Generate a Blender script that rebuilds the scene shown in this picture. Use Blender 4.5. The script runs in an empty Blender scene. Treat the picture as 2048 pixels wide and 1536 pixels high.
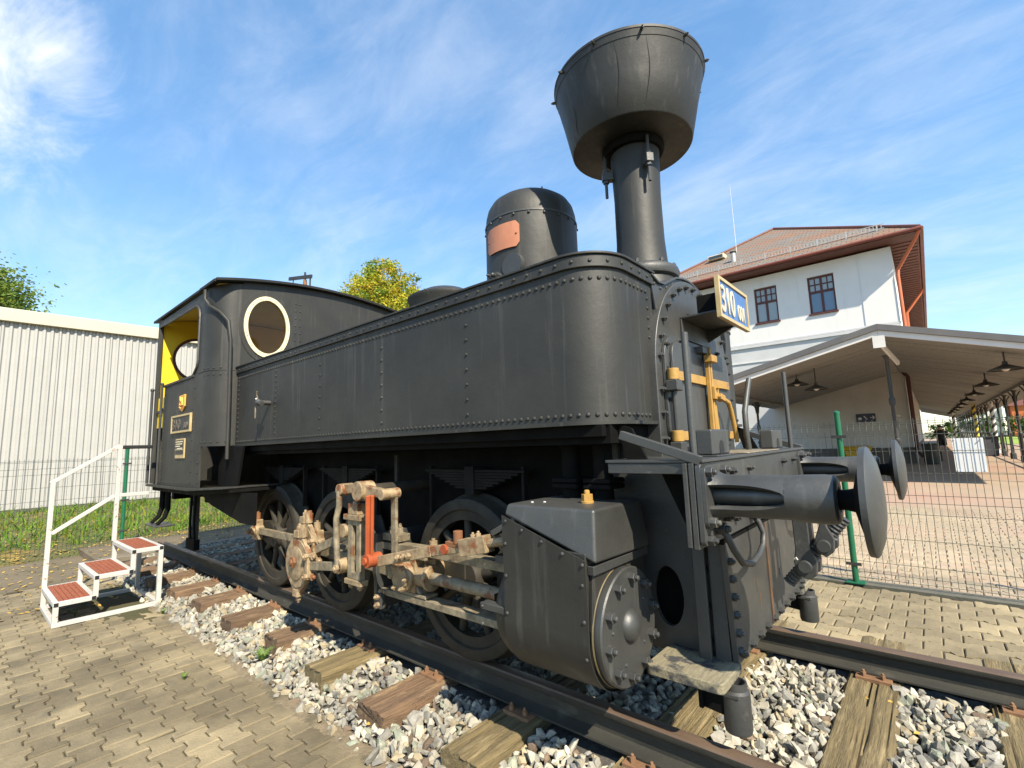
import bpy, bmesh, math, random
import numpy as np
from mathutils import Vector, Matrix
from mathutils.geometry import tessellate_polygon

# ------------------------------------------------------------------ camera, sky, sun, exposure
SC = bpy.context.scene
COL = SC.collection
R = math.radians
random.seed(7)
RNG = np.random.default_rng(11)
CAM_POS = Vector((1.5422, -2.8813, 1.2424))
CAM_R = Vector((0.754058, 0.655981, -0.032962))
CAM_U = Vector((0.107832, -0.074138, 0.991401))
CAM_F = Vector((-0.647896, 0.751128, 0.126640))
cd = bpy.data.cameras.new('camera')
cd.sensor_width = 36.0
cd.lens = 960.564 / 2048 * 36.0
cd.clip_start = 0.05
cd.clip_end = 2000
cam = bpy.data.objects.new('camera', cd)
COL.objects.link(cam)
_m = Matrix((CAM_R, CAM_U, -CAM_F)).transposed().to_4x4()
_m.translation = CAM_POS
cam.matrix_world = _m
SC.camera = cam

SUN_DIR = Vector((1.0, -0.44, 1.05)).normalized()
SUN_EL = math.asin(SUN_DIR.z)
SUN_AZ = math.atan2(SUN_DIR.x, SUN_DIR.y)
world = bpy.data.worlds.new('World')
SC.world = world
world.use_nodes = True
wn, wl = world.node_tree.nodes, world.node_tree.links
wn.clear()
w_out = wn.new('ShaderNodeOutputWorld')
w_bg = wn.new('ShaderNodeBackground')
w_bg.inputs['Strength'].default_value = 0.10
w_sky = wn.new('ShaderNodeTexSky')
w_sky.sky_type = 'NISHITA'
w_sky.sun_disc = False
w_sky.sun_elevation = SUN_EL
w_sky.sun_rotation = SUN_AZ
w_sky.air_density = 1.0
w_sky.dust_density = 0.1
w_sky.ozone_density = 2.2
# thin high cloud: streaky noise on the sky dome, thicker towards one compass direction
w_tc = wn.new('ShaderNodeTexCoord')
w_sep = wn.new('ShaderNodeSeparateXYZ')
wl.new(w_tc.outputs['Generated'], w_sep.inputs[0])
def wmath(op, a, b=None, c=None):
    n = wn.new('ShaderNodeMath'); n.operation = op
    for i, v in enumerate((a, b, c)):
        if v is None: continue
        if isinstance(v, (int, float)): n.inputs[i].default_value = v
        else: wl.new(v, n.inputs[i])
    return n.outputs[0]
w_z = wmath('ADD', wmath('MAXIMUM', w_sep.outputs[2], 0.0), 0.18)
w_cx = wmath('DIVIDE', w_sep.outputs[0], w_z)
w_cy = wmath('DIVIDE', w_sep.outputs[1], w_z)
w_cmb = wn.new('ShaderNodeCombineXYZ')
wl.new(w_cx, w_cmb.inputs[0]); wl.new(w_cy, w_cmb.inputs[1])
def wnoise(scale, sc, rot, det=7, rough=0.6, loc=(0, 0, 0), dist=0.0):
    mp = wn.new('ShaderNodeMapping'); mp.inputs['Scale'].default_value = sc
    mp.inputs['Rotation'].default_value = (0, 0, rot); mp.inputs['Location'].default_value = loc
    wl.new(w_cmb.outputs[0], mp.inputs[0])
    n = wn.new('ShaderNodeTexNoise'); n.inputs['Scale'].default_value = scale
    n.inputs['Detail'].default_value = det; n.inputs['Roughness'].default_value = rough
    n.inputs['Distortion'].default_value = dist
    wl.new(mp.outputs[0], n.inputs['Vector'])
    return n.outputs['Fac']
def wramp(v, a, b):
    n = wn.new('ShaderNodeMapRange'); n.interpolation_type = 'SMOOTHSTEP'
    wl.new(v, n.inputs['Value']); n.inputs['From Min'].default_value = a; n.inputs['From Max'].default_value = b
    return n.outputs['Result']
n_big = wnoise(0.9, (1.0, 1.6, 1), 0.5, 3, 0.5, (3.1, 1.2, 0))
n_fine = wnoise(2.6, (1.0, 2.2, 1), -0.25, 9, 0.66, (0.4, 0.3, 0), 0.6)
n_mid = wnoise(1.5, (1.0, 1.7, 1), -0.1, 6, 0.6, (5.0, 2.0, 0), 0.3)
# a brighter bank of cloud in the west, thin veil elsewhere
def wbank(d, a0, a1):
    v = wn.new('ShaderNodeVectorMath'); v.operation = 'DOT_PRODUCT'
    wl.new(w_tc.outputs['Generated'], v.inputs[0]); v.inputs[1].default_value = Vector(d).normalized()
    return wramp(v.outputs['Value'], math.cos(R(a0)), math.cos(R(a1)))
w_bank = wmath('ADD', wbank((-.838, -.03, .548), 17, 2), wmath('MULTIPLY', wbank((-.955, .0, .30), 30, 2), .44))
w_cov = wmath('ADD', wmath('MULTIPLY', n_mid, 0.55), wmath('MULTIPLY', n_fine, 0.5))
w_cov = wmath('ADD', w_cov, wmath('MULTIPLY', wmath('SUBTRACT', n_big, 0.5), 0.25))
w_veil = wmath('MULTIPLY', wramp(w_cov, 0.38, 0.82), 0.36)
w_fac = wmath('MINIMUM', wmath('ADD', w_veil, wramp(wmath('ADD', wmath('MULTIPLY', w_cov, .82), wmath('MULTIPLY', w_bank, .31)), .70, 1.02)), .96)
w_hs = wn.new('ShaderNodeHueSaturation')
w_hs.inputs['Saturation'].default_value = 1.42
w_hs.inputs['Value'].default_value = 2.40
w_gm = wn.new('ShaderNodeGamma'); w_gm.inputs['Gamma'].default_value = 0.66
wl.new(w_sky.outputs[0], w_gm.inputs['Color']); wl.new(w_gm.outputs[0], w_hs.inputs['Color'])
w_mix = wn.new('ShaderNodeMix'); w_mix.data_type = 'RGBA'
wl.new(w_fac, w_mix.inputs['Factor'])
wl.new(w_hs.outputs[0], w_mix.inputs['A'])
w_mix.inputs['B'].default_value = (6.2, 6.5, 7.0, 1)
wl.new(w_mix.outputs['Result'], w_bg.inputs['Color'])
wl.new(w_bg.outputs[0], w_out.inputs['Surface'])

sd = bpy.data.lights.new('sun', 'SUN')
sd.energy = 5.0
sd.angle = R(0.55)
sd.color = (1.0, 0.90, 0.73)
sun = bpy.data.objects.new('sun', sd)
COL.objects.link(sun)
sun.rotation_euler = (-SUN_DIR).to_track_quat('-Z', 'Y').to_euler()
sun.location = (30, -15, 40)

SC.view_settings.view_transform = 'Standard'
SC.view_settings.look = 'None'
SC.view_settings.exposure = 0.88
SC.view_settings.gamma = 1.0
SC.view_settings.use_curve_mapping = False
SC.render.engine = 'CYCLES'
SC.cycles.use_denoising = True
SC.cycles.max_bounces = 6
SC.cycles.diffuse_bounces = 3
SC.cycles.glossy_bounces = 3
SC.cycles.transparent_max_bounces = 8
SC.cycles.caustics_reflective = False
SC.cycles.caustics_refractive = False

# ------------------------------------------------------------------ materials
def lin(c): return tuple(c) + (1.0,) if len(c) == 3 else c
MATS = {}
def mat(name, c, c2=None, s=4.0, st=(1, 1, 1), r=0.55, r2=None, metal=0.0, bump=0.0, bs=60.0, bst=(1, 1, 1),
        c3=None, s3=1.5, st3=(1, 1, 1), t3=0.55, w3=0.12, rnd=0.0, spec=0.5, attr=None, stain=0.0, ss=1.1, det=6, transl=0.0):
    m = bpy.data.materials.new(name); m.use_nodes = True; MATS[name] = m
    n, l = m.node_tree.nodes, m.node_tree.links
    b = n['Principled BSDF']
    tc = n.new('ShaderNodeTexCoord')
    def noise(scale, stretch, detail=det, rough=0.6):
        mp = n.new('ShaderNodeMapping'); mp.inputs['Scale'].default_value = stretch
        l.new(tc.outputs['Object'], mp.inputs[0])
        if rnd:
            oi = n.new('ShaderNodeObjectInfo')
            vm = n.new('ShaderNodeVectorMath'); vm.operation = 'SCALE'
            cx = n.new('ShaderNodeCombineXYZ')
            for i in range(3): l.new(oi.outputs['Random'], cx.inputs[i])
            l.new(cx.outputs[0], vm.inputs[0]); vm.inputs['Scale'].default_value = 37.0
            l.new(vm.outputs[0], mp.inputs['Location'])
        t = n.new('ShaderNodeTexNoise'); t.inputs['Scale'].default_value = scale
        t.inputs['Detail'].default_value = detail; t.inputs['Roughness'].default_value = rough
        l.new(mp.outputs[0], t.inputs['Vector'])
        return t.outputs['Fac']
    def rng(v, a, bb, lo=0.0, hi=1.0):
        q = n.new('ShaderNodeMapRange'); l.new(v, q.inputs['Value'])
        q.inputs['From Min'].default_value = a; q.inputs['From Max'].default_value = bb
        q.inputs['To Min'].default_value = lo; q.inputs['To Max'].default_value = hi
        return q.outputs['Result']
    def mix(f, a, bb):
        q = n.new('ShaderNodeMix'); q.data_type = 'RGBA'; l.new(f, q.inputs['Factor'])
        for k, v in (('A', a), ('B', bb)):
            if isinstance(v, tuple): q.inputs[k].default_value = lin(v)
            else: l.new(v, q.inputs[k])
        return q.outputs['Result']
    col = None
    if c2 is None: c2 = tuple(x * 0.8 for x in c)
    f1 = noise(s, st)
    col = mix(rng(f1, 0.33, 0.67), c, c2)
    if c3 is not None:
        f3 = noise(s3, st3)
        col = mix(rng(f3, t3, t3 + w3), col, c3)
    if stain:                     # large stains that run on over neighbouring pieces
        ge = n.new('ShaderNodeNewGeometry')
        t = n.new('ShaderNodeTexNoise'); t.inputs['Scale'].default_value = ss; t.inputs['Detail'].default_value = 5; t.inputs['Roughness'].default_value = .6
        l.new(ge.outputs['Position'], t.inputs['Vector'])
        hs = n.new('ShaderNodeHueSaturation'); l.new(col, hs.inputs['Color'])
        l.new(rng(t.outputs['Fac'], .40, .60, 1 + stain * .35, 1 - stain), hs.inputs['Value']); col = hs.outputs['Color']
    if attr:
        a = n.new('ShaderNodeAttribute'); a.attribute_name = attr
        q = n.new('ShaderNodeMix'); q.data_type = 'RGBA'; q.blend_type = 'MULTIPLY'
        q.inputs['Factor'].default_value = 1.0
        l.new(col, q.inputs['A']); l.new(a.outputs['Color'], q.inputs['B']); col = q.outputs['Result']
    if rnd:
        oi = n.new('ShaderNodeObjectInfo')
        hs = n.new('ShaderNodeHueSaturation'); l.new(col, hs.inputs['Color'])
        l.new(rng(oi.outputs['Random'], 0, 1, 1 - rnd, 1 + rnd), hs.inputs['Value'])
        col = hs.outputs['Color']
    l.new(col, b.inputs['Base Color'])
    if r2 is None: r2 = min(1.0, r + 0.12)
    l.new(rng(noise(s * 1.7, st, 3), 0.3, 0.7, r, r2), b.inputs['Roughness'])
    b.inputs['Metallic'].default_value = metal
    b.inputs['Specular IOR Level'].default_value = spec
    if bump:
        bp = n.new('ShaderNodeBump'); bp.inputs['Strength'].default_value = bump
        bp.inputs['Distance'].default_value = 0.01
        l.new(noise(bs, bst, 5, 0.65), bp.inputs['Height']); l.new(bp.outputs[0], b.inputs['Normal'])
    if transl:
        o = n['Material Output']
        tr = n.new('ShaderNodeBsdfTranslucent'); l.new(col, tr.inputs['Color'])
        mx = n.new('ShaderNodeMixShader'); mx.inputs[0].default_value = transl
        l.new(b.outputs[0], mx.inputs[1]); l.new(tr.outputs[0], mx.inputs[2]); l.new(mx.outputs[0], o.inputs['Surface'])
    return m

mat('paint', (.0195, .0190, .0158), (.0285, .0278, .0230), s=2.2, r=.52, r2=.64, bump=.30, bs=7, spec=.55, stain=.24, ss=.9,
    c3=(.070, .068, .058), s3=3.0, st3=(7, 7, .35), t3=.56, w3=.22)
mat('paint_front', (.030, .031, .029), (.046, .046, .042), s=3.0, r=.42, r2=.58, bump=.3, bs=12, spec=.9,
    c3=(.090, .088, .08), s3=4.0, st3=(3, 3, .6), t3=.60, w3=.2)
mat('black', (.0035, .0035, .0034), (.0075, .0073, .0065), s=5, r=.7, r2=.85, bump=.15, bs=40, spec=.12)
mat('iron', (.030, .031, .030), (.048, .048, .045), s=6, r=.42, r2=.6, bump=.2, bs=45, c3=(.10, .095, .082), s3=7, t3=.63, w3=.1, spec=.7)
mat('roof_black', (.010, .011, .011), (.018, .018, .017), s=3, r=.55, r2=.7, bump=.1, spec=.3)
mat('motion', (.385, .285, .165), (.155, .108, .060), s=18, r=.45, r2=.7, bump=.3, bs=60, c3=(.20, .070, .024), s3=9, t3=.55, w3=.08, spec=.6)
mat('motion_grey', (.30, .25, .165), (.115, .093, .060), s=19, r=.42, r2=.66, bump=.3, bs=60, c3=(.15, .070, .033), s3=10, t3=.59, w3=.08, spec=.6)
mat('red_rod', (.40, .085, .022), (.28, .06, .02), s=8, r=.55, bump=.2)
mat('rusty', (.26, .105, .035), (.15, .07, .035), s=9, r=.7, bump=.3)
mat('wheel', (.020, .0185, .0150), (.046, .039, .027), s=6, r=.6, r2=.8, bump=.15, c3=(.125, .094, .052), s3=5, t3=.61, w3=.2, spec=.35)
mat('brass', (.43, .255, .062), (.34, .19, .045), s=9, r=.42, r2=.6, bump=.25, bs=50, c3=(.20, .10, .028), s3=8, t3=.62, w3=.1)
mat('plate_frame', (.52, .40, .20), (.40, .30, .14), s=12, r=.4)
mat('cream', (.74, .66, .45), (.62, .53, .34), s=9, r=.5)
mat('digit', (.62, .55, .40), (.48, .42, .30), s=20, r=.5, bump=.1)
mat('plate_blue', (.055, .13, .33), (.075, .17, .38), s=9, r=.4)
mat('plate_black', (.025, .025, .024), (.04, .038, .033), s=12, r=.5)
mat('digit_dark', (.115, .10, .082), (.075, .068, .058), s=20, r=.45)
mat('copper', (.52, .22, .12), (.44, .17, .09), s=5, r=.5, c3=(.34, .12, .06), s3=5, st3=(3, 3, .5), t3=.6)
mat('crest_red', (.55, .08, .03), (.60, .16, .05), s=40, r=.5)
mat('crest_gold', (.75, .48, .10), (.6, .34, .07), s=60, r=.45)
mat('yellow_cab', (.78, .55, .025), (.70, .48, .02), s=3, r=.45)
mat('cab_ceiling', (.66, .52, .12), (.58, .46, .10), s=3, r=.5)
mat('rail_top', (.085, .054, .037), (.13, .088, .058), s=14, st=(.25, 1, 1), r=.4, r2=.6, bump=.15, c3=(.22, .10, .045), s3=5, t3=.66)
mat('rail_side', (.022, .022, .018), (.040, .037, .028), s=9, st=(.4, 1, 1), r=.65, bump=.25, c3=(.085, .08, .06), s3=7, st3=(.4, 1, 1), t3=.60)
mat('plate_rust', (.24, .13, .065), (.16, .085, .045), s=15, r=.75, bump=.3)
mat('sleeper_brown', (.165, .100, .055), (.085, .055, .033), s=7, st=(9, .8, 9), r=.75, r2=.9, bump=.9, bs=10, bst=(14, 1, 14),
    c3=(.31, .215, .115), s3=3.5, st3=(5, 1.2, 5), t3=.52, w3=.2, rnd=.25)
mat('sleeper_pale', (.22, .165, .075), (.125, .096, .047), s=7, st=(10, .8, 10), r=.8, r2=.95, bump=1.0, bs=10, bst=(15, 1, 15),
    c3=(.31, .24, .125), s3=3.5, st3=(8, 1.0, 8), t3=.54, w3=.14, rnd=.12)
mat('stone', (.36, .34, .285), (.27, .255, .215), s=28, r=.8, bump=.4, bs=70, attr='tone', stain=.28, ss=2.2)
mat('ballast_bed', (.05, .047, .04), (.10, .095, .085), s=45, r=.9, bump=1.0, bs=50)
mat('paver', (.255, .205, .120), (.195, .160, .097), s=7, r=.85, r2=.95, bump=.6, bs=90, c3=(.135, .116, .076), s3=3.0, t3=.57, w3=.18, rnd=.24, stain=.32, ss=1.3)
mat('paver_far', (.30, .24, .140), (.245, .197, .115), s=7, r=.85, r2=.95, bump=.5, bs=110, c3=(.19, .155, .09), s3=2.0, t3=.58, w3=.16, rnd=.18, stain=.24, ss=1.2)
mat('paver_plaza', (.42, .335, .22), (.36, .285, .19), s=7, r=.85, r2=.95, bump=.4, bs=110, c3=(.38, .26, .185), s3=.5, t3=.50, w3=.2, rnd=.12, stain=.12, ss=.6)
mat('joint', (.055, .042, .022), (.035, .029, .016), s=30, r=.95, bump=.6, bs=80, c3=(.042, .048, .015), s3=1.5, t3=.52)
mat('sand_strip', (.235, .185, .115), (.16, .125, .08), s=25, r=.95, bump=.9, bs=60, c3=(.11, .095, .055), s3=5, t3=.52)
mat('dirt', (.125, .10, .062), (.165, .132, .084), s=2.5, r=.92, bump=.5, bs=50, c3=(.075, .068, .034), s3=1.4, t3=.55, w3=.2)
mat('dirt_moss', (.075, .064, .026), (.052, .053, .018), s=6, r=.95, bump=.7, bs=60)
mat('plaza', (.38, .285, .195), (.31, .235, .16), s=1.2, r=.9, bump=.2, bs=40, c3=(.36, .225, .16), s3=.25, t3=.42, w3=.2)
mat('concrete', (.125, .118, .09), (.09, .088, .068), s=8, r=.9, bump=.4, bs=60, c3=(.07, .075, .04), s3=4, t3=.55)
mat('timber_grey', (.20, .175, .13), (.14, .12, .085), s=7, st=(8, .8, 8), r=.85, bump=.8, bs=10, bst=(12, 1, 12))
mat('ground', (.16, .14, .09), (.11, .115, .06), s=1.2, r=.95)
mat('white_paint', (.52, .51, .48), (.46, .45, .42), s=8, r=.4, bump=.15, c3=(.30, .18, .09), s3=17, t3=.645, w3=.05)
mat('tread_red', (.30, .085, .036), (.21, .058, .026), s=22, r=.8, bump=.6, bs=90)
mat('cap_black', (.012, .012, .012), r=.5)
mat('green_post', (.008, .125, .055), (.010, .10, .046), s=8, r=.38, bump=.1)
mat('wire', (.085, .095, .075), (.06, .068, .055), s=8, r=.5)
mat('wire_green', (.030, .050, .036), (.02, .038, .03), s=8, r=.5)
mat('cladding', (.405, .398, .375), (.38, .373, .35), s=2, r=.42, r2=.55, c3=(.33, .322, .30), s3=1.6, st3=(1, 3, .12), t3=.55, w3=.2)
mat('cladding_trim', (.52, .475, .37), (.48, .44, .345), s=2, r=.4)
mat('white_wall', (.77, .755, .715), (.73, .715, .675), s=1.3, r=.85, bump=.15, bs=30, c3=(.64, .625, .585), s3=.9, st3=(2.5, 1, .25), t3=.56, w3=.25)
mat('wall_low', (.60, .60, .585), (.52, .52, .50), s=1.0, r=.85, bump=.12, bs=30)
mat('plinth', (.16, .15, .145), (.12, .115, .11), s=3, r=.85)
mat('stringcourse', (.60, .60, .59), (.54, .54, .53), s=2, r=.8)
mat('soffit', (.16, .058, .036), (.12, .043, .028), s=3, r=.6)
mat('gutter', (.21, .06, .035), (.17, .048, .03), s=3, r=.45)
mat('downpipe', (.52, .14, .055), (.46, .12, .045), s=4, r=.45)
mat('win_frame', (.105, .030, .024), (.085, .025, .02), s=6, r=.5)
mat('metal_grey', (.50, .49, .46), (.44, .43, .40), s=6, r=.4, metal=.3)
mat('canopy_top', (.13, .125, .12), (.10, .10, .10), s=2, r=.6)
mat('canopy_edge', (.66, .65, .61), (.60, .59, .55), s=3, r=.6)
mat('canopy_board', (.275, .285, .27), (.23, .238, .225), s=3, st=(6, .5, 6), r=.75)
mat('dark_iron', (.028, .030, .028), (.04, .04, .037), s=5, r=.5)
mat('lamp_green', (.035, .036, .032), (.05, .05, .045), s=5, r=.4)
mat('lamp_white', (.75, .74, .70), r=.5)
mat('sign_blue', (.022, .030, .060), (.03, .038, .07), s=5, r=.4)
mat('white', (.80, .80, .80), (.76, .76, .76), s=5, r=.6)
mat('bin_yellow', (.66, .40, .012), (.58, .35, .01), s=5, r=.45)
mat('brown_pipe', (.085, .024, .018), (.07, .02, .015), s=4, r=.5)
mat('hedge', (.030, .062, .018), (.055, .10, .024), s=3, r=.8, transl=.15)
mat('lawn', (.20, .30, .04), (.28, .36, .05), s=1.0, r=.9)
mat('house_white', (.72, .70, .66), (.65, .63, .6), s=1, r=.8)
mat('house_orange', (.60, .16, .05), (.5, .13, .045), s=1, r=.7)
mat('dark_window', (.05, .06, .07), r=.2)
mat('stripe_yellow', (.72, .56, .06), r=.5)
mat('stripe_white', (.75, .73, .68), r=.5)
mat('skin', (.55, .33, .23), r=.6)
mat('cloth_dark', (.018, .018, .02), r=.8)
mat('cloth_grey', (.075, .08, .095), r=.8)
mat('hair', (.03, .02, .013), r=.6)
mat('bark', (.11, .085, .06), (.07, .055, .04), s=9, st=(1, 1, .3), r=.9, bump=.6, bs=30)
mat('leaf_autumn', (.46, .44, .06), (.36, .36, .055), s=1.4, r=.6, attr='tone', transl=.35, spec=.3)
mat('leaf_green', (.22, .27, .06), (.17, .22, .05), s=1.4, r=.6, attr='tone', transl=.35, spec=.3)
mat('grass', (.185, .255, .04), (.14, .21, .03), s=2.0, r=.7, attr='tone', transl=.3, spec=.3)
mat('grass_soil', (.11, .09, .035), (.085, .10, .025), s=1.6, r=.95, bump=.6, bs=20, c3=(.24, .16, .035), s3=2.2, t3=.56)
mat('lime', (.27, .24, .16), (.17, .145, .09), s=16, st=(8, 1, 8), r=.8, bump=.5, bs=12, bst=(3, 10, 3), c3=(.05, .05, .05), s3=9, t3=.50, w3=.08)
mat('rust_stain', (.13, .066, .028), (.075, .048, .03), s=14, r=.7)
mat('gasket', (.19, .14, .065), (.10, .08, .04), s=12, r=.5)
mat('spring_steel', (.008, .0078, .007), (.015, .014, .012), s=6, r=.7, spec=.2)
mat('pebble', (.75, .73, .68), r=.7)
mat('backhead', (.20, .19, .15), (.15, .14, .11), s=4, r=.6)

def glass(name, tint, rough=.04, alpha=.55):
    m = bpy.data.materials.new(name); m.use_nodes = True; MATS[name] = m
    n, l = m.node_tree.nodes, m.node_tree.links
    n.remove(n['Principled BSDF'])
    tr = n.new('ShaderNodeBsdfTransparent'); tr.inputs[0].default_value = lin(tint)
    gl = n.new('ShaderNodeBsdfGlossy'); gl.inputs['Roughness'].default_value = rough
    mx = n.new('ShaderNodeMixShader'); mx.inputs[0].default_value = .03
    l.new(tr.outputs[0], mx.inputs[1]); l.new(gl.outputs[0], mx.inputs[2])
    l.new(mx.outputs[0], n['Material Output'].inputs['Surface'])
glass('cab_glass', (.96, .92, .82))
def pane(name, c):
    m = mat(name, c, c, r=.05, spec=.8)
    m.node_tree.nodes['Principled BSDF'].inputs['Specular IOR Level'].default_value = 1.0
pane('pane_grey', (.30, .34, .34)); pane('pane_blue', (.10, .17, .26))

def tile_mat():
    m = bpy.data.materials.new('roof_tiles'); m.use_nodes = True; MATS['roof_tiles'] = m
    n, l = m.node_tree.nodes, m.node_tree.links
    b = n['Principled BSDF']
    uv = n.new('ShaderNodeTexCoord')
    mp = n.new('ShaderNodeMapping'); l.new(uv.outputs['UV'], mp.inputs[0])
    br = n.new('ShaderNodeTexBrick'); l.new(mp.outputs[0], br.inputs['Vector'])
    br.inputs['Scale'].default_value = 1.0
    br.inputs['Brick Width'].default_value = .42; br.inputs['Row Height'].default_value = .26
    br.inputs['Mortar Size'].default_value = .022
    br.inputs['Color1'].default_value = (.27, .145, .085, 1); br.inputs['Color2'].default_value = (.21, .125, .08, 1)
    br.inputs['Mortar'].default_value = (.10, .07, .05, 1)
    nz = n.new('ShaderNodeTexNoise'); nz.inputs['Scale'].default_value = .55; nz.inputs['Detail'].default_value = 4
    mp2 = n.new('ShaderNodeMapping'); mp2.inputs['Scale'].default_value = (.7, 2.2, 1); l.new(uv.outputs['UV'], mp2.inputs[0]); l.new(mp2.outputs[0], nz.inputs['Vector'])
    rp = n.new('ShaderNodeMapRange'); l.new(nz.outputs['Fac'], rp.inputs[0]); rp.inputs[1].default_value = .44; rp.inputs[2].default_value = .56
    br2 = n.new('ShaderNodeTexBrick'); l.new(mp.outputs[0], br2.inputs['Vector']); br2.inputs['Scale'].default_value = 1.0
    br2.inputs['Brick Width'].default_value = .42; br2.inputs['Row Height'].default_value = .26; br2.inputs['Mortar Size'].default_value = .022
    br2.inputs['Color1'].default_value = (.165, .15, .13, 1); br2.inputs['Color2'].default_value = (.21, .175, .14, 1); br2.inputs['Mortar'].default_value = (.08, .07, .06, 1)
    mx = n.new('ShaderNodeMix'); mx.data_type = 'RGBA'; l.new(rp.outputs[0], mx.inputs['Factor']); l.new(br.outputs[0], mx.inputs['A']); l.new(br2.outputs[0], mx.inputs['B'])
    l.new(mx.outputs['Result'], b.inputs['Base Color']); b.inputs['Roughness'].default_value = .75
tile_mat()

# ------------------------------------------------------------------ mesh helpers
def V(*a): return Vector(a)
def basis(d):
    d = Vector(d).normalized()
    t = Vector((0, 0, 1)) if abs(d.z) < .9 else Vector((1, 0, 0))
    a = d.cross(t).normalized(); b = d.cross(a).normalized()
    return d, a, b
class G:
    def __init__(s): s.v = []; s.f = []
    def put(s, vs, fs):
        o = len(s.v); s.v += [tuple(v) for v in vs]; s.f += [tuple(i + o for i in f) for f in fs]; return s
    def box(s, x0, x1, y0, y1, z0, z1):
        vs = [(x, y, z) for x in (x0, x1) for y in (y0, y1) for z in (z0, z1)]
        return s.put(vs, [(0, 1, 3, 2), (4, 6, 7, 5), (0, 4, 5, 1), (2, 3, 7, 6), (0, 2, 6, 4), (1, 5, 7, 3)])
    def bar(s, p0, p1, w, h, up=(0, 0, 1)):
        p0, p1 = Vector(p0), Vector(p1); d = (p1 - p0).normalized(); up = Vector(up)
        a = d.cross(up).normalized() * (w / 2); b = a.cross(d).normalized() * (h / 2)
        vs = [p + i * a + j * b for p in (p0, p1) for i in (-1, 1) for j in (-1, 1)]
        return s.put(vs, [(0, 1, 3, 2), (4, 6, 7, 5), (0, 4, 5, 1), (2, 3, 7, 6), (0, 2, 6, 4), (1, 5, 7, 3)])
    def cyl(s, p0, p1, r0, r1=None, n=16, cap=True):
        r1 = r0 if r1 is None else r1
        return s.lathe([(0, r0), ((Vector(p1) - Vector(p0)).length, r1)], p0, Vector(p1) - Vector(p0), n, cap)
    def lathe(s, prof, o, ax, n=32, cap=True):
        o = Vector(o); d, a, b = basis(ax); vs = []; fs = []
        k = len(prof)
        for t, r in prof:
            for i in range(n):
                q = 2 * math.pi * i / n
                vs.append(o + d * t + (a * math.cos(q) + b * math.sin(q)) * max(r, 1e-5))
        for j in range(k - 1):
            for i in range(n):
                i2 = (i + 1) % n
                fs.append((j * n + i, j * n + i2, (j + 1) * n + i2, (j + 1) * n + i))
        if cap:
            fs.append(tuple(range(n - 1, -1, -1))); fs.append(tuple((k - 1) * n + i for i in range(n)))
        return s.put(vs, fs)
    def tube(s, pts, r, n=8, cap=True):
        pts = [Vector(p) for p in pts]; vs = []; fs = []
        rr = r if isinstance(r, (list, tuple)) else [r] * len(pts)
        a = None
        for j, p in enumerate(pts):
            d = (pts[min(j + 1, len(pts) - 1)] - pts[max(j - 1, 0)]).normalized()
            if a is None: _, a, b = basis(d)
            else:
                a = (a - d * a.dot(d)).normalized(); b = d.cross(a)
            b = d.cross(a)
            for i in range(n):
                q = 2 * math.pi * i / n
                vs.append(p + (a * math.cos(q) + b * math.sin(q)) * rr[j])
        for j in range(len(pts) - 1):
            for i in range(n):
                i2 = (i + 1) % n
                fs.append((j * n + i, j * n + i2, (j + 1) * n + i2, (j + 1) * n + i))
        if cap:
            fs.append(tuple(range(n - 1, -1, -1))); fs.append(tuple((len(pts) - 1) * n + i for i in range(n)))
        return s.put(vs, fs)
    def prism(s, outer, t0, t1, pl='xz', holes=()):
        mp = {'xz': lambda u, v, t: (u, t, v), 'xy': lambda u, v, t: (u, v, t), 'yz': lambda u, v, t: (t, u, v)}[pl]
        loops = [list(outer)] + [list(h) for h in holes]
        flat = [p for lp in loops for p in lp]; N = len(flat)
        tris = tessellate_polygon([[Vector((p[0], p[1], 0)) for p in lp] for lp in loops]) if holes else None
        vs = [mp(p[0], p[1], t0) for p in flat] + [mp(p[0], p[1], t1) for p in flat]
        if holes: fs = [tuple(t) for t in tris] + [tuple(i + N for i in reversed(t)) for t in tris]
        else: fs = [tuple(range(N)), tuple(range(2 * N - 1, N - 1, -1))]
        o = 0
        for lp in loops:
            k = len(lp)
            for i in range(k): fs.append((o + i, o + (i + 1) % k, N + o + (i + 1) % k, N + o + i))
            o += k
        return s.put(vs, fs)
    def rivet(s, p, d, r, n=7):
        p = Vector(p); d, a, b = basis(d); vs = []; fs = []
        for t, q in ((-.15, 1.0), (.42, .82), (.72, .4)):
            for i in range(n):
                w = 2 * math.pi * i / n
                vs.append(p + d * (t * r) + (a * math.cos(w) + b * math.sin(w)) * (q * r))
        for j in range(2):
            for i in range(n):
                i2 = (i + 1) % n; fs.append((j * n + i, j * n + i2, (j + 1) * n + i2, (j + 1) * n + i))
        fs.append(tuple(2 * n + i for i in range(n)))
        return s.put(vs, fs)
    def bolt(s, p, d, r, h=None):
        h = h or r * 1.1; p = Vector(p); d = Vector(d).normalized()
        s.cyl(p - d * .004, p + d * h, r, n=6)
        return s.lathe([(0, r * .55), (h * .5, r * .5), (h * .62, r * .3)], p + d * h, d, 8)
    def ball(s, c, rad, n=12, m=7):
        c = Vector(c); rx = rad if isinstance(rad, (tuple, list)) else (rad,) * 3; vs = []; fs = []
        for j in range(m + 1):
            t = math.pi * j / m
            for i in range(n):
                q = 2 * math.pi * i / n
                vs.append((c.x + rx[0] * math.sin(t) * math.cos(q), c.y + rx[1] * math.sin(t) * math.sin(q), c.z + rx[2] * math.cos(t)))
        for j in range(m):
            for i in range(n):
                i2 = (i + 1) % n; fs.append((j * n + i, (j + 1) * n + i, (j + 1) * n + i2, j * n + i2))
        return s.put(vs, fs)
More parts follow.
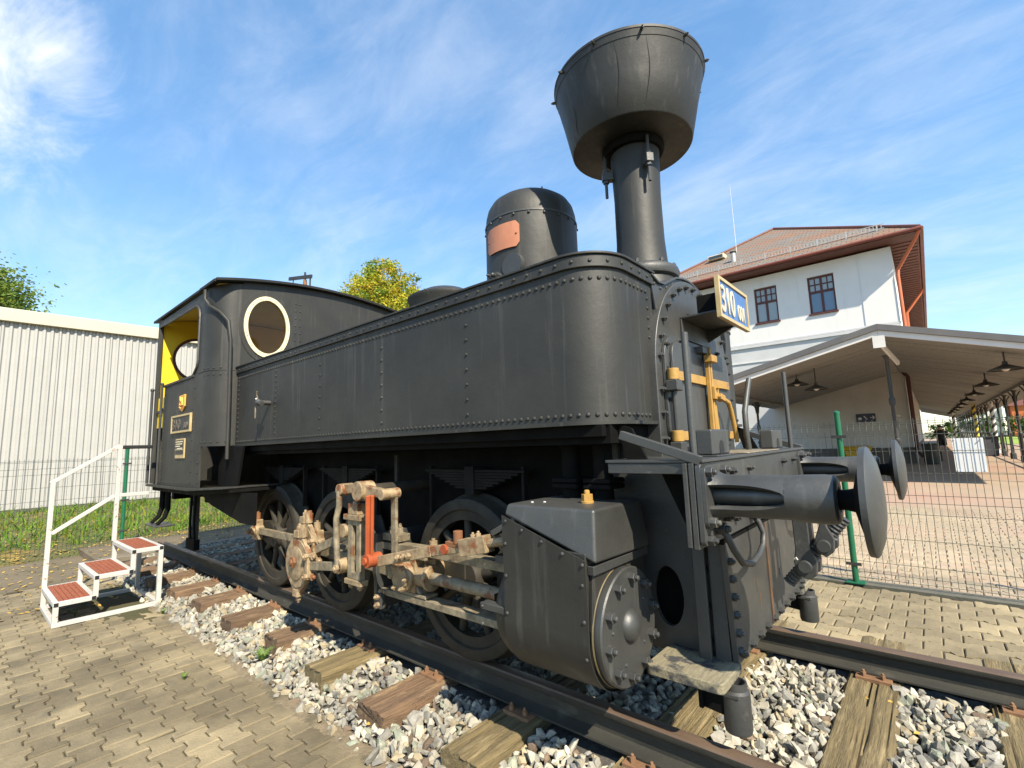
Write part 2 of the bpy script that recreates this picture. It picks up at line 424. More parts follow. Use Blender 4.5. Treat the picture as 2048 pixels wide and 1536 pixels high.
    def mirror(s):
        g = G(); g.v = [(x, -y, z) for x, y, z in s.v]; g.f = [tuple(reversed(f)) for f in s.f]; return g

WORLD = {}     # world matrix of each Empty root
def finish(o, parent=None, label=None, cat=None, group=None, kind=None):
    COL.objects.link(o)
    if parent is not None:
        o.parent = parent
        if parent.name in WORLD: o.matrix_parent_inverse = WORLD[parent.name].inverted()
    if label: o['label'] = label
    if cat: o['category'] = cat
    if group: o['group'] = group
    if kind: o['kind'] = kind
    return o
def clusters(g):
    """connected shells of g, those whose boxes touch kept together"""
    par = list(range(len(g.v)))
    def find(i):
        while par[i] != i: par[i] = par[par[i]]; i = par[i]
        return i
    for f in g.f:
        r0 = find(f[0])
        for i in f[1:]:
            r1 = find(i)
            if r1 != r0: par[r1] = r0
    comp = {}
    for k, f in enumerate(g.f): comp.setdefault(find(f[0]), []).append(k)
    if len(comp) < 2 or len(comp) > 80: return [g]
    items = []
    for r0, fk in comp.items():
        A = np.array([g.v[i] for k in fk for i in g.f[k]]); items.append([A.min(0) - .002, A.max(0) + .002, list(fk)])
    done = False
    while not done:
        done = True
        for i in range(len(items)):
            for j in range(i + 1, len(items)):
                if (items[i][0] <= items[j][1]).all() and (items[j][0] <= items[i][1]).all():
                    items[i] = [np.minimum(items[i][0], items[j][0]), np.maximum(items[i][1], items[j][1]), items[i][2] + items[j][2]]
                    items.pop(j); done = False; break
            if not done: break
    if len(items) == 1: return [g]
    out = []
    for it in items:
        h = G(); mp = {}
        for k in it[2]:
            for i in g.f[k]:
                if i not in mp: mp[i] = len(h.v); h.v.append(g.v[i])
            h.f.append(tuple(mp[i] for i in g.f[k]))
        out.append(h)
    return out
def obj(name, g, m, parent=None, smooth=34, bevel=0, label=None, cat=None, group=None, kind=None, recalc=True, seg=2):
    gs = [g]
    if parent is not None and kind is None and recalc and len(g.v) < 6000: gs = clusters(g)
    first = None
    for h in gs:
        me = bpy.data.meshes.new(name)
        me.from_pydata(h.v, [], h.f)
        if recalc:
            bm = bmesh.new(); bm.from_mesh(me)
            bmesh.ops.recalc_face_normals(bm, faces=bm.faces); bm.to_mesh(me); bm.free()
        me.materials.append(MATS[m])
        if smooth:
            me.polygons.foreach_set('use_smooth', [True] * len(me.polygons))
            me.set_sharp_from_angle(angle=R(smooth))
        o = bpy.data.objects.new(name, me)
        if bevel:
            b = o.modifiers.new('bevel', 'BEVEL'); b.width = bevel; b.segments = seg; b.limit_method = 'ANGLE'; b.angle_limit = R(40)
            b.harden_normals = True
        finish(o, parent, label, cat, group, kind)
        first = first or o
    return first
def thing(name, label, cat, loc=(0, 0, 0), group=None):
    o = bpy.data.objects.new(name, None); o.empty_display_size = .2; o.location = loc
    finish(o, None, label, cat, group)
    WORLD[o.name] = Matrix.Translation(loc)
    return o
def copy_tree(o, parent=None, world=None):
    c = o.copy(); COL.objects.link(c); c.parent = parent
    for ch in list(o.children): copy_tree(ch, c)
    return c
def rect(x0, x1, z0, z1): return [(x0, z0), (x1, z0), (x1, z1), (x0, z1)]
def ell(cx, cz, a, b, n=40): return [(cx + a * math.cos(2 * math.pi * i / n), cz + b * math.sin(2 * math.pi * i / n)) for i in range(n)]
def arcp(cx, cy, r, a0, a1, n): return [(cx + r * math.cos(R(a0 + (a1 - a0) * i / n)), cy + r * math.sin(R(a0 + (a1 - a0) * i / n))) for i in range(n + 1)]
def rrect(x0, x1, z0, z1, r, n=5):
    return arcp(x1 - r, z0 + r, r, -90, 0, n) + arcp(x1 - r, z1 - r, r, 0, 90, n) + arcp(x0 + r, z1 - r, r, 90, 180, n) + arcp(x0 + r, z0 + r, r, 180, 270, n)
def text_mesh(txt, size, ext):
    c = bpy.data.curves.new('t', 'FONT'); c.body = txt; c.size = size; c.extrude = ext; c.resolution_u = 3
    c.bevel_depth = size * .01
    o = bpy.data.objects.new('t', c); COL.objects.link(o)
    dg = bpy.context.evaluated_depsgraph_get(); dg.update()
    me = bpy.data.meshes.new_from_object(o.evaluated_get(dg))
    bpy.data.objects.remove(o); bpy.data.curves.remove(c)
    return me
def project(x, y, z):
    d = Vector((x, y, z)) - CAM_POS; c = d.dot(CAM_F)
    if c < .1: return None
    return (1024 + 960.56 * d.dot(CAM_R) / c, 768 - 960.56 * d.dot(CAM_U) / c, c)
ORD = ['first', 'second', 'third', 'fourth', 'fifth', 'sixth', 'seventh', 'eighth', 'ninth', 'tenth', 'eleventh', 'twelfth', 'thirteenth', 'fourteenth', 'fifteenth', 'sixteenth']
# ------------------------------------------------------------------ ground and pavements
def sheet(name, x0, x1, y0, y1, z, m, parent=None, thick=.1):
    return obj(name, G().box(x0, x1, y0, y1, z - thick, z), m, parent, smooth=0, kind=None if parent else 'structure')
sheet('ground', -600, 600, -600, 600, -.40, 'ground')
NZ, FZ = -.29, -.17
pave_near = sheet('pavement_near', -8.9, 4.5, -9, -1.43, NZ - .012, 'joint')
pave_far = sheet('pavement_far', -7.6, 6.0, .86, 2.80, FZ - .012, 'joint')
sheet('path', -9.3, -7.6, -1.43, 16, FZ - .03, 'dirt')
sheet('path_west', -9.3, -6.93, -9, -1.432, NZ - .002, 'dirt')
plaza = sheet('plaza', -7.6, 60, 2.97, 130, FZ - .015, 'plaza')
sheet('fence_footing', -8.9, 6.0, 2.80, 2.97, FZ + .012, 'concrete')
# sandy edge between ballast and pavers
def strip():
    g = G(); n = 420; vs = []; fs = []; rows = 7
    for i in range(n + 1):
        x = -7.4 + 11.4 * i / n
        w = .03 + .025 * math.sin(x * 3.1) + .025 * math.sin(x * 7.7 + 1) + .015 * math.sin(x * 19)
        for j in range(rows + 1):
            t = j / rows; y = -1.45 - w + t * (w + .11)
            vs.append((x, y, NZ - .010 + .016 * min(1, t * 2.2) + random.uniform(-.0035, .0035)))
    for i in range(n):
        for j in range(rows):
            a = i * (rows + 1) + j; fs.append((a, a + rows + 1, a + rows + 2, a + 1))
    g.put(vs, fs); obj('sand_edge', g, 'sand_strip', None, 60, kind='structure', recalc=False)
strip()
# dirt and moss washed over the paving below the steps
def dirt_patch():
    g = G(); n = 72; rings = 9; vs = [(-5.40, -1.62, NZ + .006)]; fs = []
    for r_ in range(1, rings + 1):
        for i in range(n):
            a = 2 * math.pi * i / n; k = 1 + .18 * math.sin(3 * a + 1) + .1 * math.sin(7 * a) + .05 * math.sin(17 * a + 2)
            t = r_ / rings
            vs.append((-5.40 + 1.15 * k * t * math.cos(a), -1.64 + .58 * k * t * math.sin(a), NZ + .006 - .016 * t ** 2 + random.uniform(-.003, .003)))
    fs = [(0, 1 + i, 1 + (i + 1) % n) for i in range(n)]
    for r_ in range(rings - 1):
        for i in range(n):
            p = 1 + r_ * n; q = p + n; fs.append((p + i, q + i, q + (i + 1) % n, p + (i + 1) % n))
    g.put(vs, fs); obj('dirt_patch', g, 'dirt_moss', None, 60, kind='structure', recalc=False)
dirt_patch()

# interlocking double-T pavers: straight ends, toothed flanks
PL, PW, PN = .205, .166, .104       # length (x), wide end, waist
PITCH = (PW + PN) / 2
def paver_mesh(name, m, jit):
    h = PL / 2 - .0034; w = PW / 2 - .0034; q = PN / 2 - .0034
    a, b = h - PL * .20, h - PL * .31
    o = [(-h, -w), (-a, -w), (-b, -q), (b, -q), (a, -w), (h, -w), (h, w), (a, w), (b, q), (-b, q), (-a, w), (-h, w)]
    o = [(x + random.uniform(-jit, jit), y + random.uniform(-jit, jit)) for x, y in o]
    c = .0065; vs = []; n = len(o)
    for x, y in o: vs.append((x, y, -.035))
    for x, y in o: vs.append((x, y, -.005))
    for x, y in o: vs.append((x - c * (1 if x > 0 else -1), y - c * (1 if y > 0 else -1), random.uniform(-.0006, .0006)))
    fs = []
    for k in range(2):
        for i in range(n):
            j = (i + 1) % n; fs.append((k * n + i, k * n + j, (k + 1) * n + j, (k + 1) * n + i))
    t = 2 * n
    fs += [(t, t + 1, t + 10, t + 11), (t + 1, t + 2, t + 9, t + 10), (t + 2, t + 3, t + 8, t + 9), (t + 3, t + 4, t + 7, t + 8), (t + 4, t + 5, t + 6, t + 7)]
    me = bpy.data.meshes.new(name); me.from_pydata(vs, [], fs); me.materials.append(MATS[m]); me.update()
    return me
def lay_pavers(parent, m, x0, x1, y0, y1, z, skip=None, limit=300):
    meshes = [paver_mesh('paver', m, .0012) for _ in range(5)]
    cells = []
    ny = int((y1 - y0) / PITCH); nx = int((x1 - x0) / PL)
    for j in range(ny):
        for i in range(nx):
            x = x0 + (i + .5) * PL + (PL / 2 if j % 2 else 0); y = y0 + (j + .5) * PITCH
            if x + PL / 2 > x1 or (skip and skip(x, y)): continue
            p = project(x, y, z)
            vis = p is not None and -60 < p[0] < 2108 and -60 < p[1] < 1600
            cells.append((0 if vis else 1, (Vector((x, y, z)) - CAM_POS).length, x, y))
    cells.sort()
    rest_v, rest_f = [], []
    base = [(np.array([v.co for v in me.vertices]), [tuple(p.vertices) for p in me.polygons]) for me in meshes]
    for k, (nv, d, x, y) in enumerate(cells):
        rz = random.gauss(0, .006) + (math.pi if random.random() < .5 else 0)
        tz = z + random.gauss(0, .0024); tx, ty = random.gauss(0, .010), random.gauss(0, .010)
        M = Matrix.Translation((x, y, tz)) @ Matrix.Rotation(rz, 4, 'Z') @ Matrix.Rotation(tx, 4, 'X') @ Matrix.Rotation(ty, 4, 'Y')
        q = k % 5
        if k < limit and nv == 0:
            o = bpy.data.objects.new('paver', meshes[q]); o.matrix_local = M; COL.objects.link(o); o.parent = parent
        elif nv == 0 or (abs(x) < 9 and d < 9):
            off = len(rest_v); A = np.array(M)
            rest_v += [tuple(v) for v in (base[q][0] @ A[:3, :3].T + A[:3, 3])]
            rest_f += [tuple(i + off for i in f) for f in base[q][1]]
    g = G(); g.v = rest_v; g.f = rest_f
    obj('pavers_farther_off', g, m, parent, 0, kind='stuff', recalc=False)
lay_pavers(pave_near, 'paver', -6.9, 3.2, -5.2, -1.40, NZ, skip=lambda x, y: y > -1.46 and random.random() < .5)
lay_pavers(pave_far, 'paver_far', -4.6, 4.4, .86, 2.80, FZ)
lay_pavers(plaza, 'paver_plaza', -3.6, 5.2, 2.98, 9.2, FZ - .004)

# ------------------------------------------------------------------ track
SLEEPERS = [(-6.95, 0), (-6.25, 0), (-5.50, 0), (-4.72, 0), (-4.03, 0), (-3.22, 0), (-2.47, 0), (-1.67, 2), (-.955, 0), (-.25, 2), (.45, 1), (1.14, 1), (1.745, 2), (2.42, 1), (3.1, 1)]
def bed_z(x, y):
    ay = abs(y); z = -.195
    if y < -.85: z = -.208 - min(1, (-y - .85) / .50) * .072
    return z
def ballast():
    g = G(); nx, ny = 110, 34; vs = []; fs = []
    for i in range(nx + 1):
        for j in range(ny + 1):
            x = -7.5 + 11.4 * i / nx; y = -1.46 + 2.34 * j / ny
            vs.append((x, y, bed_z(x, y) - .02 + random.uniform(-.008, .008)))
    for i in range(nx):
        for j in range(ny):
            a = i * (ny + 1) + j; fs.append((a, a + ny + 1, a + ny + 2, a + 1))
    g.put(vs, fs); obj('ballast_bed', g, 'ballast_bed', None, 0, kind='structure', recalc=False)
    # angular crushed stones
    ico = bmesh.new(); bmesh.ops.create_icosphere(ico, subdivisions=1, radius=1.0)
    ico.verts.ensure_lookup_table()
    iv = np.array([v.co for v in ico.verts]); fi = np.array([[v.index for v in f.verts] for f in ico.faces]); ico.free()
    pts = []
    pitch = .036
    for x in np.arange(-7.4, 3.6, pitch):
        for y in np.arange(-1.42, 1.33, pitch):
            if y > .80: continue
            xx, yy = x + RNG.uniform(-.018, .018), y + RNG.uniform(-.018, .018)
            if any(abs(xx - sx) < .115 for sx, _ in SLEEPERS) and abs(yy) < 1.23: continue
            if abs(abs(yy) - .7535) < .075: continue
            if yy < -1.35 and RNG.random() < (-1.35 - yy) * 9 + .15: continue
            p = project(xx, yy, -.17)
            if p is None or not (-80 < p[0] < 2140 and p[1] < 1640): 
                if RNG.random() < .75: continue
            pts.append((xx, yy))
    n = len(pts); P = np.array(pts)
    P2 = P[RNG.random(n) < np.where(P[:, 1] < -.9, .22, .42)]; P = np.vstack([P, P2 + RNG.uniform(-.02, .02, P2.shape)])
    top = np.concatenate([np.zeros(n), np.ones(len(P2))]); n = len(P)
    size = .0225 * np.exp(RNG.normal(0, .26, n)); size = np.clip(size, .012, .042)
    Z = np.array([bed_z(a, b) for a, b in P]) + RNG.uniform(-.008, .010, n) + top * .020
    q = RNG.normal(size=(n, 4)); q /= np.linalg.norm(q, axis=1)[:, None]
    w, x, y, z = q.T
    Rm = np.stack([1 - 2 * (y * y + z * z), 2 * (x * y - z * w), 2 * (x * z + y * w), 2 * (x * y + z * w), 1 - 2 * (x * x + z * z), 2 * (y * z - x * w),
                   2 * (x * z - y * w), 2 * (y * z + x * w), 1 - 2 * (x * x + y * y)], -1).reshape(n, 3, 3)
    shape = iv[None] * np.clip(RNG.normal(.95, .26, (n, 12, 1)), .42, 1.45) * np.stack([RNG.uniform(.95, 1.5, n), RNG.uniform(.75, 1.1, n), RNG.uniform(.5, .85, n)], -1)[:, None, :]
    verts = np.einsum('nij,nkj->nki', Rm, shape) * size[:, None, None]
    verts[..., 0] += P[:, 0, None]; verts[..., 1] += P[:, 1, None]; verts[..., 2] += Z[:, None]
    faces = (fi[None] + (np.arange(n) * 12)[:, None, None]).reshape(-1, 3)
    me = bpy.data.meshes.new('crushed_stone')
    me.vertices.add(n * 12); me.vertices.foreach_set('co', verts.reshape(-1))
    me.loops.add(len(faces) * 3); me.loops.foreach_set('vertex_index', faces.reshape(-1))
    me.polygons.add(len(faces)); me.polygons.foreach_set('loop_start', np.arange(len(faces)) * 3)
    me.polygons.foreach_set('use_smooth', np.zeros(len(faces), dtype=bool)); me.update(); me.validate()
    pal = np.array([(.9, .9, .92), (1.15, 1.13, 1.08), (1.42, 1.38, 1.28), (.72, .74, .76), (1.25, 1.1, .85), (.85, .95, .85), (.55, .42, .34), (1.55, 1.52, 1.46)])
    t = pal[RNG.choice(8, n, p=[.2, .22, .18, .13, .09, .08, .03, .07])] * RNG.uniform(.85, 1.12, (n, 1))
    at = me.color_attributes.new('tone', 'FLOAT_COLOR', 'POINT')
    cols = np.ones((n, 12, 4)); cols[..., :3] = t[:, None, :]
    at.data.foreach_set('color', cols.reshape(-1))
    me.materials.append(MATS['stone'])
    o = bpy.data.objects.new('crushed_stone', me)
    finish(o, None, 'grey crushed stone ballast heaped between the sleepers', 'gravel', kind='stuff')
ballast()

def sleeper(i, x, kind):
    L = 1.25 + random.uniform(-.03, .03); y0 = -L; y1 = 1.40 + random.uniform(-.04, .05)
    if abs(x + 2.47) < .01: y0 = -1.175
    hw, zt, zb = .125, -.16, -.33
    nu, ny = 26, 22
    rr = random.Random(i * 31 + 5)
    grooves = [(rr.uniform(-1, 1), rr.uniform(.02, .05), rr.uniform(.005, .018), rr.uniform(0, 6), rr.uniform(.2, 1)) for _ in range(9 if kind else 6)]
    prof = [(-1, -1), (-1, .2), (-1, .75)] + [(-.97 + 1.94 * k / nu, 1) for k in range(nu + 1)] + [(1, .75), (1, .2), (1, -1)]
    vs = []
    for j in range(ny + 1):
        y = y0 + (y1 - y0) * j / ny
        for (u, v) in prof:
            px = u * hw; pz = zt if v == 1 else zb + (zt - zb) * (v + 1) / 2
            if v == 1:
                e = 1 - abs(u)
                if e < .14: pz -= .020 * (1 - e / .14) ** 2
                for (gu, gw, gd, gp, ln) in grooves:
                    c = gu + .05 * math.sin(y * 3 + gp)
                    k = max(0, 1 - abs(u - c) / gw) * max(0, min(1, (abs(math.sin(y * ln * 2.2 + gp)) - .15) * 2.5))
                    pz -= gd * k
                pz += .004 * math.sin(u * 9 + y * 1.3 + i) * .5
            else: px += .006 * math.sin(y * 7 + i + v * 3) + .003 * math.sin(y * 23 + 2 * i)
            yy = y
            if j in (0, ny): yy += (.008 * math.sin(u * 11 + i) + .006 * math.sin(v * 7 + 2 * i)) * (1 if j == 0 else -1)
            vs.append((px, yy, pz))
    K = len(prof); fs = []
    for j in range(ny):
        for k in range(K - 1): fs.append((j * K + k, j * K + k + 1, (j + 1) * K + k + 1, (j + 1) * K + k))
        fs.append((j * K + K - 1, j * K, (j + 1) * K, (j + 1) * K + K - 1))
    fs.append(tuple(range(K))); fs.append(tuple(ny * K + k for k in range(K - 1, -1, -1)))
    g = G().put([(x + a, b, c) for a, b, c in vs], fs)
    m = 'sleeper_brown' if kind in (0,) else 'sleeper_pale'
    look = {0: 'dark brown', 1: 'grey-brown weathered', 2: 'pale yellowish weathered'}[kind]
    o = obj('railway_sleeper', g, m, None, 40, 0, '%s wooden sleeper, %s along the track counting from the white steps end' % (look, ORD[i]), 'sleeper', 'wooden sleepers under the rails')
    for sy in (-.7535, .7535):
        t = G().box(x - .085, x + .085, sy - .115, sy + .115, -.168, -.1445)
        pl = obj('tie_plate', t, 'plate_rust', o, 30, .003)
        b = G()
        for dx in (-.045, .045):
            for dy in (-.088, .088): b.bolt((x + dx, sy + dy, -.1445), (0, 0, 1), .014, .022)
        obj('rail_screws', b, 'plate_rust', pl, 30, kind='stuff')
for i, (x, k) in enumerate(SLEEPERS): sleeper(i, x, k)
def rail(y, label):
    pr = [(-.0625, -.144), (.0625, -.144), (.0625, -.134), (.030, -.124), (.0075, -.112), (.0075, -.052), (.030, -.040), (.0345, -.032), (.0345, -.010), (.028, -.002),
          (.014, 0), (-.014, 0), (-.028, -.002), (-.0345, -.010), (-.0345, -.032), (-.030, -.040), (-.0075, -.052), (-.0075, -.112), (-.030, -.124), (-.0625, -.134)]
    t = thing('rail', label, 'rail', (-1.5, y, -.144), 'rails')
    n = 24; vs = []; fs = []; K = len(pr)
    for i in range(n + 1):
        x = -7.35 + 11.0 * i / n
        vs += [(x, y + a, b) for a, b in pr]
    top = G(); side = G()
    fs_t = []; fs_s = []
    for i in range(n):
        for k in range(K):
            k2 = (k + 1) % K
            (fs_t if 8 <= k <= 12 else fs_s).append((i * K + k, i * K + k2, (i + 1) * K + k2, (i + 1) * K + k))
    fs_s += [tuple(range(K)), tuple(n * K + k for k in range(K - 1, -1, -1))]
    side.put(vs, fs_s); top.put(vs, fs_t)
    def clean(g):
        used = sorted({i for f in g.f for i in f}); mp = {u: i for i, u in enumerate(used)}
        h = G(); h.v = [g.v[u] for u in used]; h.f = [tuple(mp[i] for i in f) for f in g.f]; return h
    obj('rail_web_and_foot', clean(side), 'rail_side', t, 30)
    obj('running_surface', clean(top), 'rail_top', t, 30)
rail(-.7535, 'dark steel rail on the side of the cylinder and motion rods')
rail(.7535, 'rusty steel rail on the far side under the locomotive')
obj('kerb', G().box(-7.62, -7.42, -1.44, 2.8, -.40, -.155), 'timber_grey', None, 30, .012, kind='structure')

# ------------------------------------------------------------------ mesh fences
def mesh_panel(name, p0, p1, zb, zt, m, parent, axis, folds, nv=.05):
    """welded wire panel from p0 to p1; vertical wires joggled at the folds"""
    g = G(); a = Vector((p0[0], p0[1], 0)); b = Vector((p1[0], p1[1], 0)); d = (b - a); L = d.length; d.normalize()
    nrm = Vector((d.y, -d.x, 0)); r = .0021
    prof = [(zb, 0)]
    for f in folds: prof += [(f - .05, 0), (f, .022), (f + .05, 0)]
    prof += [(zt, 0)]
    k = int(L / nv)
    for i in range(k + 1):
        q = a + d * (L * i / k)
        g.tube([q + nrm * o + Vector((0, 0, z)) for z, o in prof], r, 4, cap=False)
    zs = []
    for f in folds: zs += [f - .05, f + .05]
    z = zb + .02
    lv = sorted(set([zb + .02] + zs + [zt - .03] + [v for v in np.arange(zb + .2, zt - .1, .2) if all(abs(v - f) > .1 for f in folds)]))
    for z in lv: g.tube([a + Vector((0, 0, z)) - nrm * .005, b + Vector((0, 0, z)) - nrm * .005], r * 1.1, 4, cap=False)
    return obj(name, g, m, parent, 0, recalc=False, kind='stuff')
def post(parent, x, y, zb, zt, m, r=.024, clip_axis='x', zc=()):
    p = obj('post', G().cyl((x, y, zb), (x, y, zt), r, n=18), m, parent, 40)
    obj('post_cap', G().lathe([(0, r * 1.08), (.02, r * 1.08), (.03, r * .7), (.034, .001)], (x, y, zt - .012), (0, 0, 1), 18), m, p, 40)
    obj('base_plate', G().box(x - .075, x + .075, y - .06, y + .06, zb, zb + .012), m, p, 30, .003)
    for z in zc:
        c = G()
        if clip_axis == 'x': c.box(x - .06, x + .06, y - r - .006, y - r, z - .014, z + .014)
        else: c.box(x + r, x + r + .006, y - .06, y + .06, z - .014, z + .014)
        obj('clip', c, 'dark_iron', p, 30)
f1 = thing('mesh_fence', 'wire mesh fence with a green post beyond the buffers, before the station', 'fence', (.85, 2.88, FZ))
post(f1, .85, 2.83, FZ + .012, 1.455, 'green_post', .026, 'x', (.02, .62, 1.22))
post(f1, 3.36, 2.83, FZ + .012, 1.455, 'green_post', .026, 'x', (.02, .62, 1.22))
post(f1, -1.66, 2.83, FZ + .012, 1.455, 'green_post', .026, 'x', (.02, .62, 1.22))
post(f1, -4.17, 2.83, FZ + .012, 1.455, 'green_post', .026, 'x', (.02, .62, 1.22))
for xa, xb in ((.87, 3.34), (-1.64, .83), (-4.15, -1.68), (-6.66, -4.19), (3.38, 5.9)):
    mesh_panel('wire_panel', (xa, 2.87), (xb, 2.87), FZ + .04, 1.37, 'wire', f1, 'x', (FZ + .16, .55, 1.27))
f2 = thing('mesh_fence', 'dark green wire mesh fence in front of the corrugated shed', 'fence', (-8.8, -.95, FZ))
for k, yy in enumerate((-3.46, -.95, 1.56, 4.07, 6.58)):
    post(f2, -8.8, yy, FZ - .02, 1.40, 'green_post', .026, 'y', (.05, .55, 1.15))
for ya, yb in ((-5.9, -3.48), (-3.44, -.97), (-.93, 1.54), (1.58, 4.05), (4.09, 6.56), (6.6, 9.0)):
    mesh_panel('wire_panel', (-8.83, ya), (-8.83, yb), FZ, 1.27, 'wire_green', f2, 'y', (FZ + .14, .48, 1.17))

# ------------------------------------------------------------------ grass bank and corrugated shed on the left
def bank():
    g = G(); vs = []; fs = []; nx, ny = 16, 40
    def h(x, y): 
        t = (-9.0 - x) / 6.0
        if x > -8.98: return -.34
        return -.20 + .26 * max(0, min(1, t)) + .03 * math.sin(x * 2 + y * 1.3)
    for i in range(nx + 1):
        for j in range(ny + 1):
            x = -8.92 - 6.2 * i / nx; y = -8 + 26 * j / ny
            vs.append((x, y, h(x, y)))
    for i in range(nx):
        for j in range(ny):
            a = i * (ny + 1) + j; fs.append((a, a + 1, a + ny + 2, a + ny + 1))
    g.put(vs, fs); obj('grass_bank', g, 'grass_soil', None, 60, kind='structure', recalc=False)
    n = 16000; X = -9.6 - 5.2 * RNG.random(n) ** 1.1; Y = -6 + 15 * RNG.random(n)
    cl = np.sin(X * 1.7 + 1) * np.cos(Y * 1.1) + .6 * np.sin(X * 3.1 + Y * 2.3)
    keep = RNG.random(n) < np.clip(.62 + .35 * cl, .12, 1); X, Y = X[keep], Y[keep]; n = len(X)
    Z = np.array([h(a, b) for a, b in zip(X, Y)])
    ang = RNG.random(n) * 6.283; H = RNG.uniform(.04, .17, n) * np.where(RNG.random(n) < .1, 1.5, 1); W = RNG.uniform(.006, .016, n)
    lean = RNG.normal(0, .08, (n, 2))
    c, s = np.cos(ang) * W, np.sin(ang) * W
    v = np.zeros((n, 5, 3))
    v[:, 0] = np.stack([X - c, Y - s, Z - .01], -1); v[:, 1] = np.stack([X + c, Y + s, Z - .01], -1)
    v[:, 2] = np.stack([X + c * .8 + lean[:, 0] * .4, Y + s * .8 + lean[:, 1] * .4, Z + H * .6], -1)
    v[:, 3] = np.stack([X - c * .8 + lean[:, 0] * .4, Y - s * .8 + lean[:, 1] * .4, Z + H * .6], -1)
    v[:, 4] = np.stack([X + lean[:, 0], Y + lean[:, 1], Z + H], -1)
    o = (np.arange(n) * 5)[:, None]
    quads = np.concatenate([o, o + 1, o + 2, o + 3], 1); tris = np.concatenate([o + 3, o + 2, o + 4], 1)
    me = bpy.data.meshes.new('grass'); me.from_pydata(v.reshape(-1, 3).tolist(), [], quads.tolist() + tris.tolist())
    pal = np.array([(.75, 1.0, .7), (1.0, 1.05, .8), (.55, .8, .5), (1.5, 1.0, .7)])
    t = pal[RNG.choice(4, n, p=[.38, .32, .2, .10])] * RNG.uniform(.8, 1.2, (n, 1))
    a = me.color_attributes.new('tone', 'FLOAT_COLOR', 'POINT'); cc = np.ones((n, 5, 4)); cc[..., :3] = t[:, None]
    a.data.foreach_set('color', cc.reshape(-1)); me.materials.append(MATS['grass'])
    finish(bpy.data.objects.new('grass', me), None, 'rough green grass growing between the fence and the corrugated shed', 'grass', kind='stuff')
    # fallen leaves at the foot of the bank and on the path
    g = G()
    for _ in range(3200):
        if random.random() < .7: x = -8.95 - random.random() ** 2 * 3.5; y = random.uniform(-5, 8); z = h(x, y) + .015
        else: x = random.uniform(-8.8, -5.2); y = random.uniform(-4, 2.0); z = (NZ + .008 if y < -1.45 else FZ - .02); 
        if x > -8.8 and -1.45 <= y and x > -7.6: continue
        a = random.random() * 6.28; r = random.uniform(.018, .045); t = random.uniform(-.012, .012)
        g.put([(x + r * math.cos(a), y + r * math.sin(a), z + t), (x - r * .5 * math.sin(a), y + r * .5 * math.cos(a), z + .004), (x - r * math.cos(a), y - r * math.sin(a), z - t + .004), (x + r * .5 * math.sin(a), y - r * .5 * math.cos(a), z)], [(0, 1, 2, 3)])
    for _ in range(70):
        x = random.uniform(-2.5, 3.0); y = random.uniform(-1.4, .7); z = bed_z(x, y) + .032; a = random.random() * 6.28; r = random.uniform(.008, .02)
        g.put([(x + r * math.cos(a), y + r * math.sin(a), z), (x - r * .5 * math.sin(a), y + r * .5 * math.cos(a), z + .008), (x - r * math.cos(a), y - r * math.sin(a), z + .002), (x + r * .5 * math.sin(a), y - r * .5 * math.cos(a), z)], [(0, 1, 2, 3)])
    mat('fallen', (.50, .33, .06), (.40, .24, .05), s=3, r=.8)
    obj('fallen_leaves', g, 'fallen', None, 0, kind='stuff', recalc=False, label='yellow fallen leaves scattered along the fence by the grass', cat='leaves')
bank()
sh = thing('corrugated_shed', 'long pale shed clad in vertical corrugated metal behind the fence', 'shed', (-16, 1, 0))
def cladding():
    g = G(); p = .145; vs = []; fs = []; y = -12.0; i = 0; pts = []
    while y < 15:
        for dy, dx in ((0, 0), (.060, 0), (.100, .040), (.150, .040), (.190, 0)):
            pts.append((y + dy * p / .205, dx))
        y += p
    for yy, dx in pts: vs += [(-15.0 + dx, yy, .12), (-15.0 + dx, yy, 4.62)]
    for k in range(len(pts) - 1): fs.append((2 * k, 2 * k + 2, 2 * k + 3, 2 * k + 1))
    g.put(vs, fs); obj('corrugated_cladding', g, 'cladding', sh, 0, recalc=False)
    sj = G()
    for yy in np.arange(-11.5, 15, 1.015): sj.box(-15.0, -14.955, yy, yy + .006, .13, 4.6)
    obj('sheet_joints', sj, 'plinth', sh, 0, kind='stuff')
    obj('wall_core', G().box(-24, -15.04, -12, 15, -.3, 4.7), 'cladding', sh, 30)
    obj('roof_edge_trim', G().box(-15.04, -14.86, -12.05, 15.05, 4.60, 4.86).box(-15.04, -14.90, -12.05, 15.05, 4.861, 4.93), 'cladding_trim', sh, 30, .015)
    obj('plinth', G().box(-15.02, -14.95, -12, 15, -.3, .13), 'concrete', sh, 30, .01)
cladding()

# ------------------------------------------------------------------ station building
BY = 26.0
st = thing('station_building', 'white two-storey station building with hipped tiled roof and brown eaves', 'building', (-4.6, 32, FZ))
WX0, WX1, WZT = -11.0, 1.0, 10.15
wins = [(-5.17, -4.03), (-2.57, -1.39), (-7.75, -6.6), (-10.2, -9.05)]
holes = [rect(a, b, 7.52, 9.50) for a, b in wins]
def wall(y0, y1): return G().prism(rect(WX0, WX1, 6.2, WZT), y0, y1, 'xz', holes)
obj('end_wall', wall(BY, BY + .4), 'white_wall', st, 0)
obj('side_wall', G().box(WX1 - .4, WX1 - .002, BY + .401, 62, 6.2, WZT), 'white_wall', st, 0)
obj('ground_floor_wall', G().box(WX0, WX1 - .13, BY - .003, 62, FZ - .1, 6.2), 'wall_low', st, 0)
obj('wall_base', G().box(WX0, WX1 - .10, BY - .04, 61.9, FZ - .1, .55), 'plinth', st, 30)
obj('inner_floor', G().box(WX0, WX1 - .42, BY + 2.2, 60, 6.2, WZT), 'plinth', st, 0)
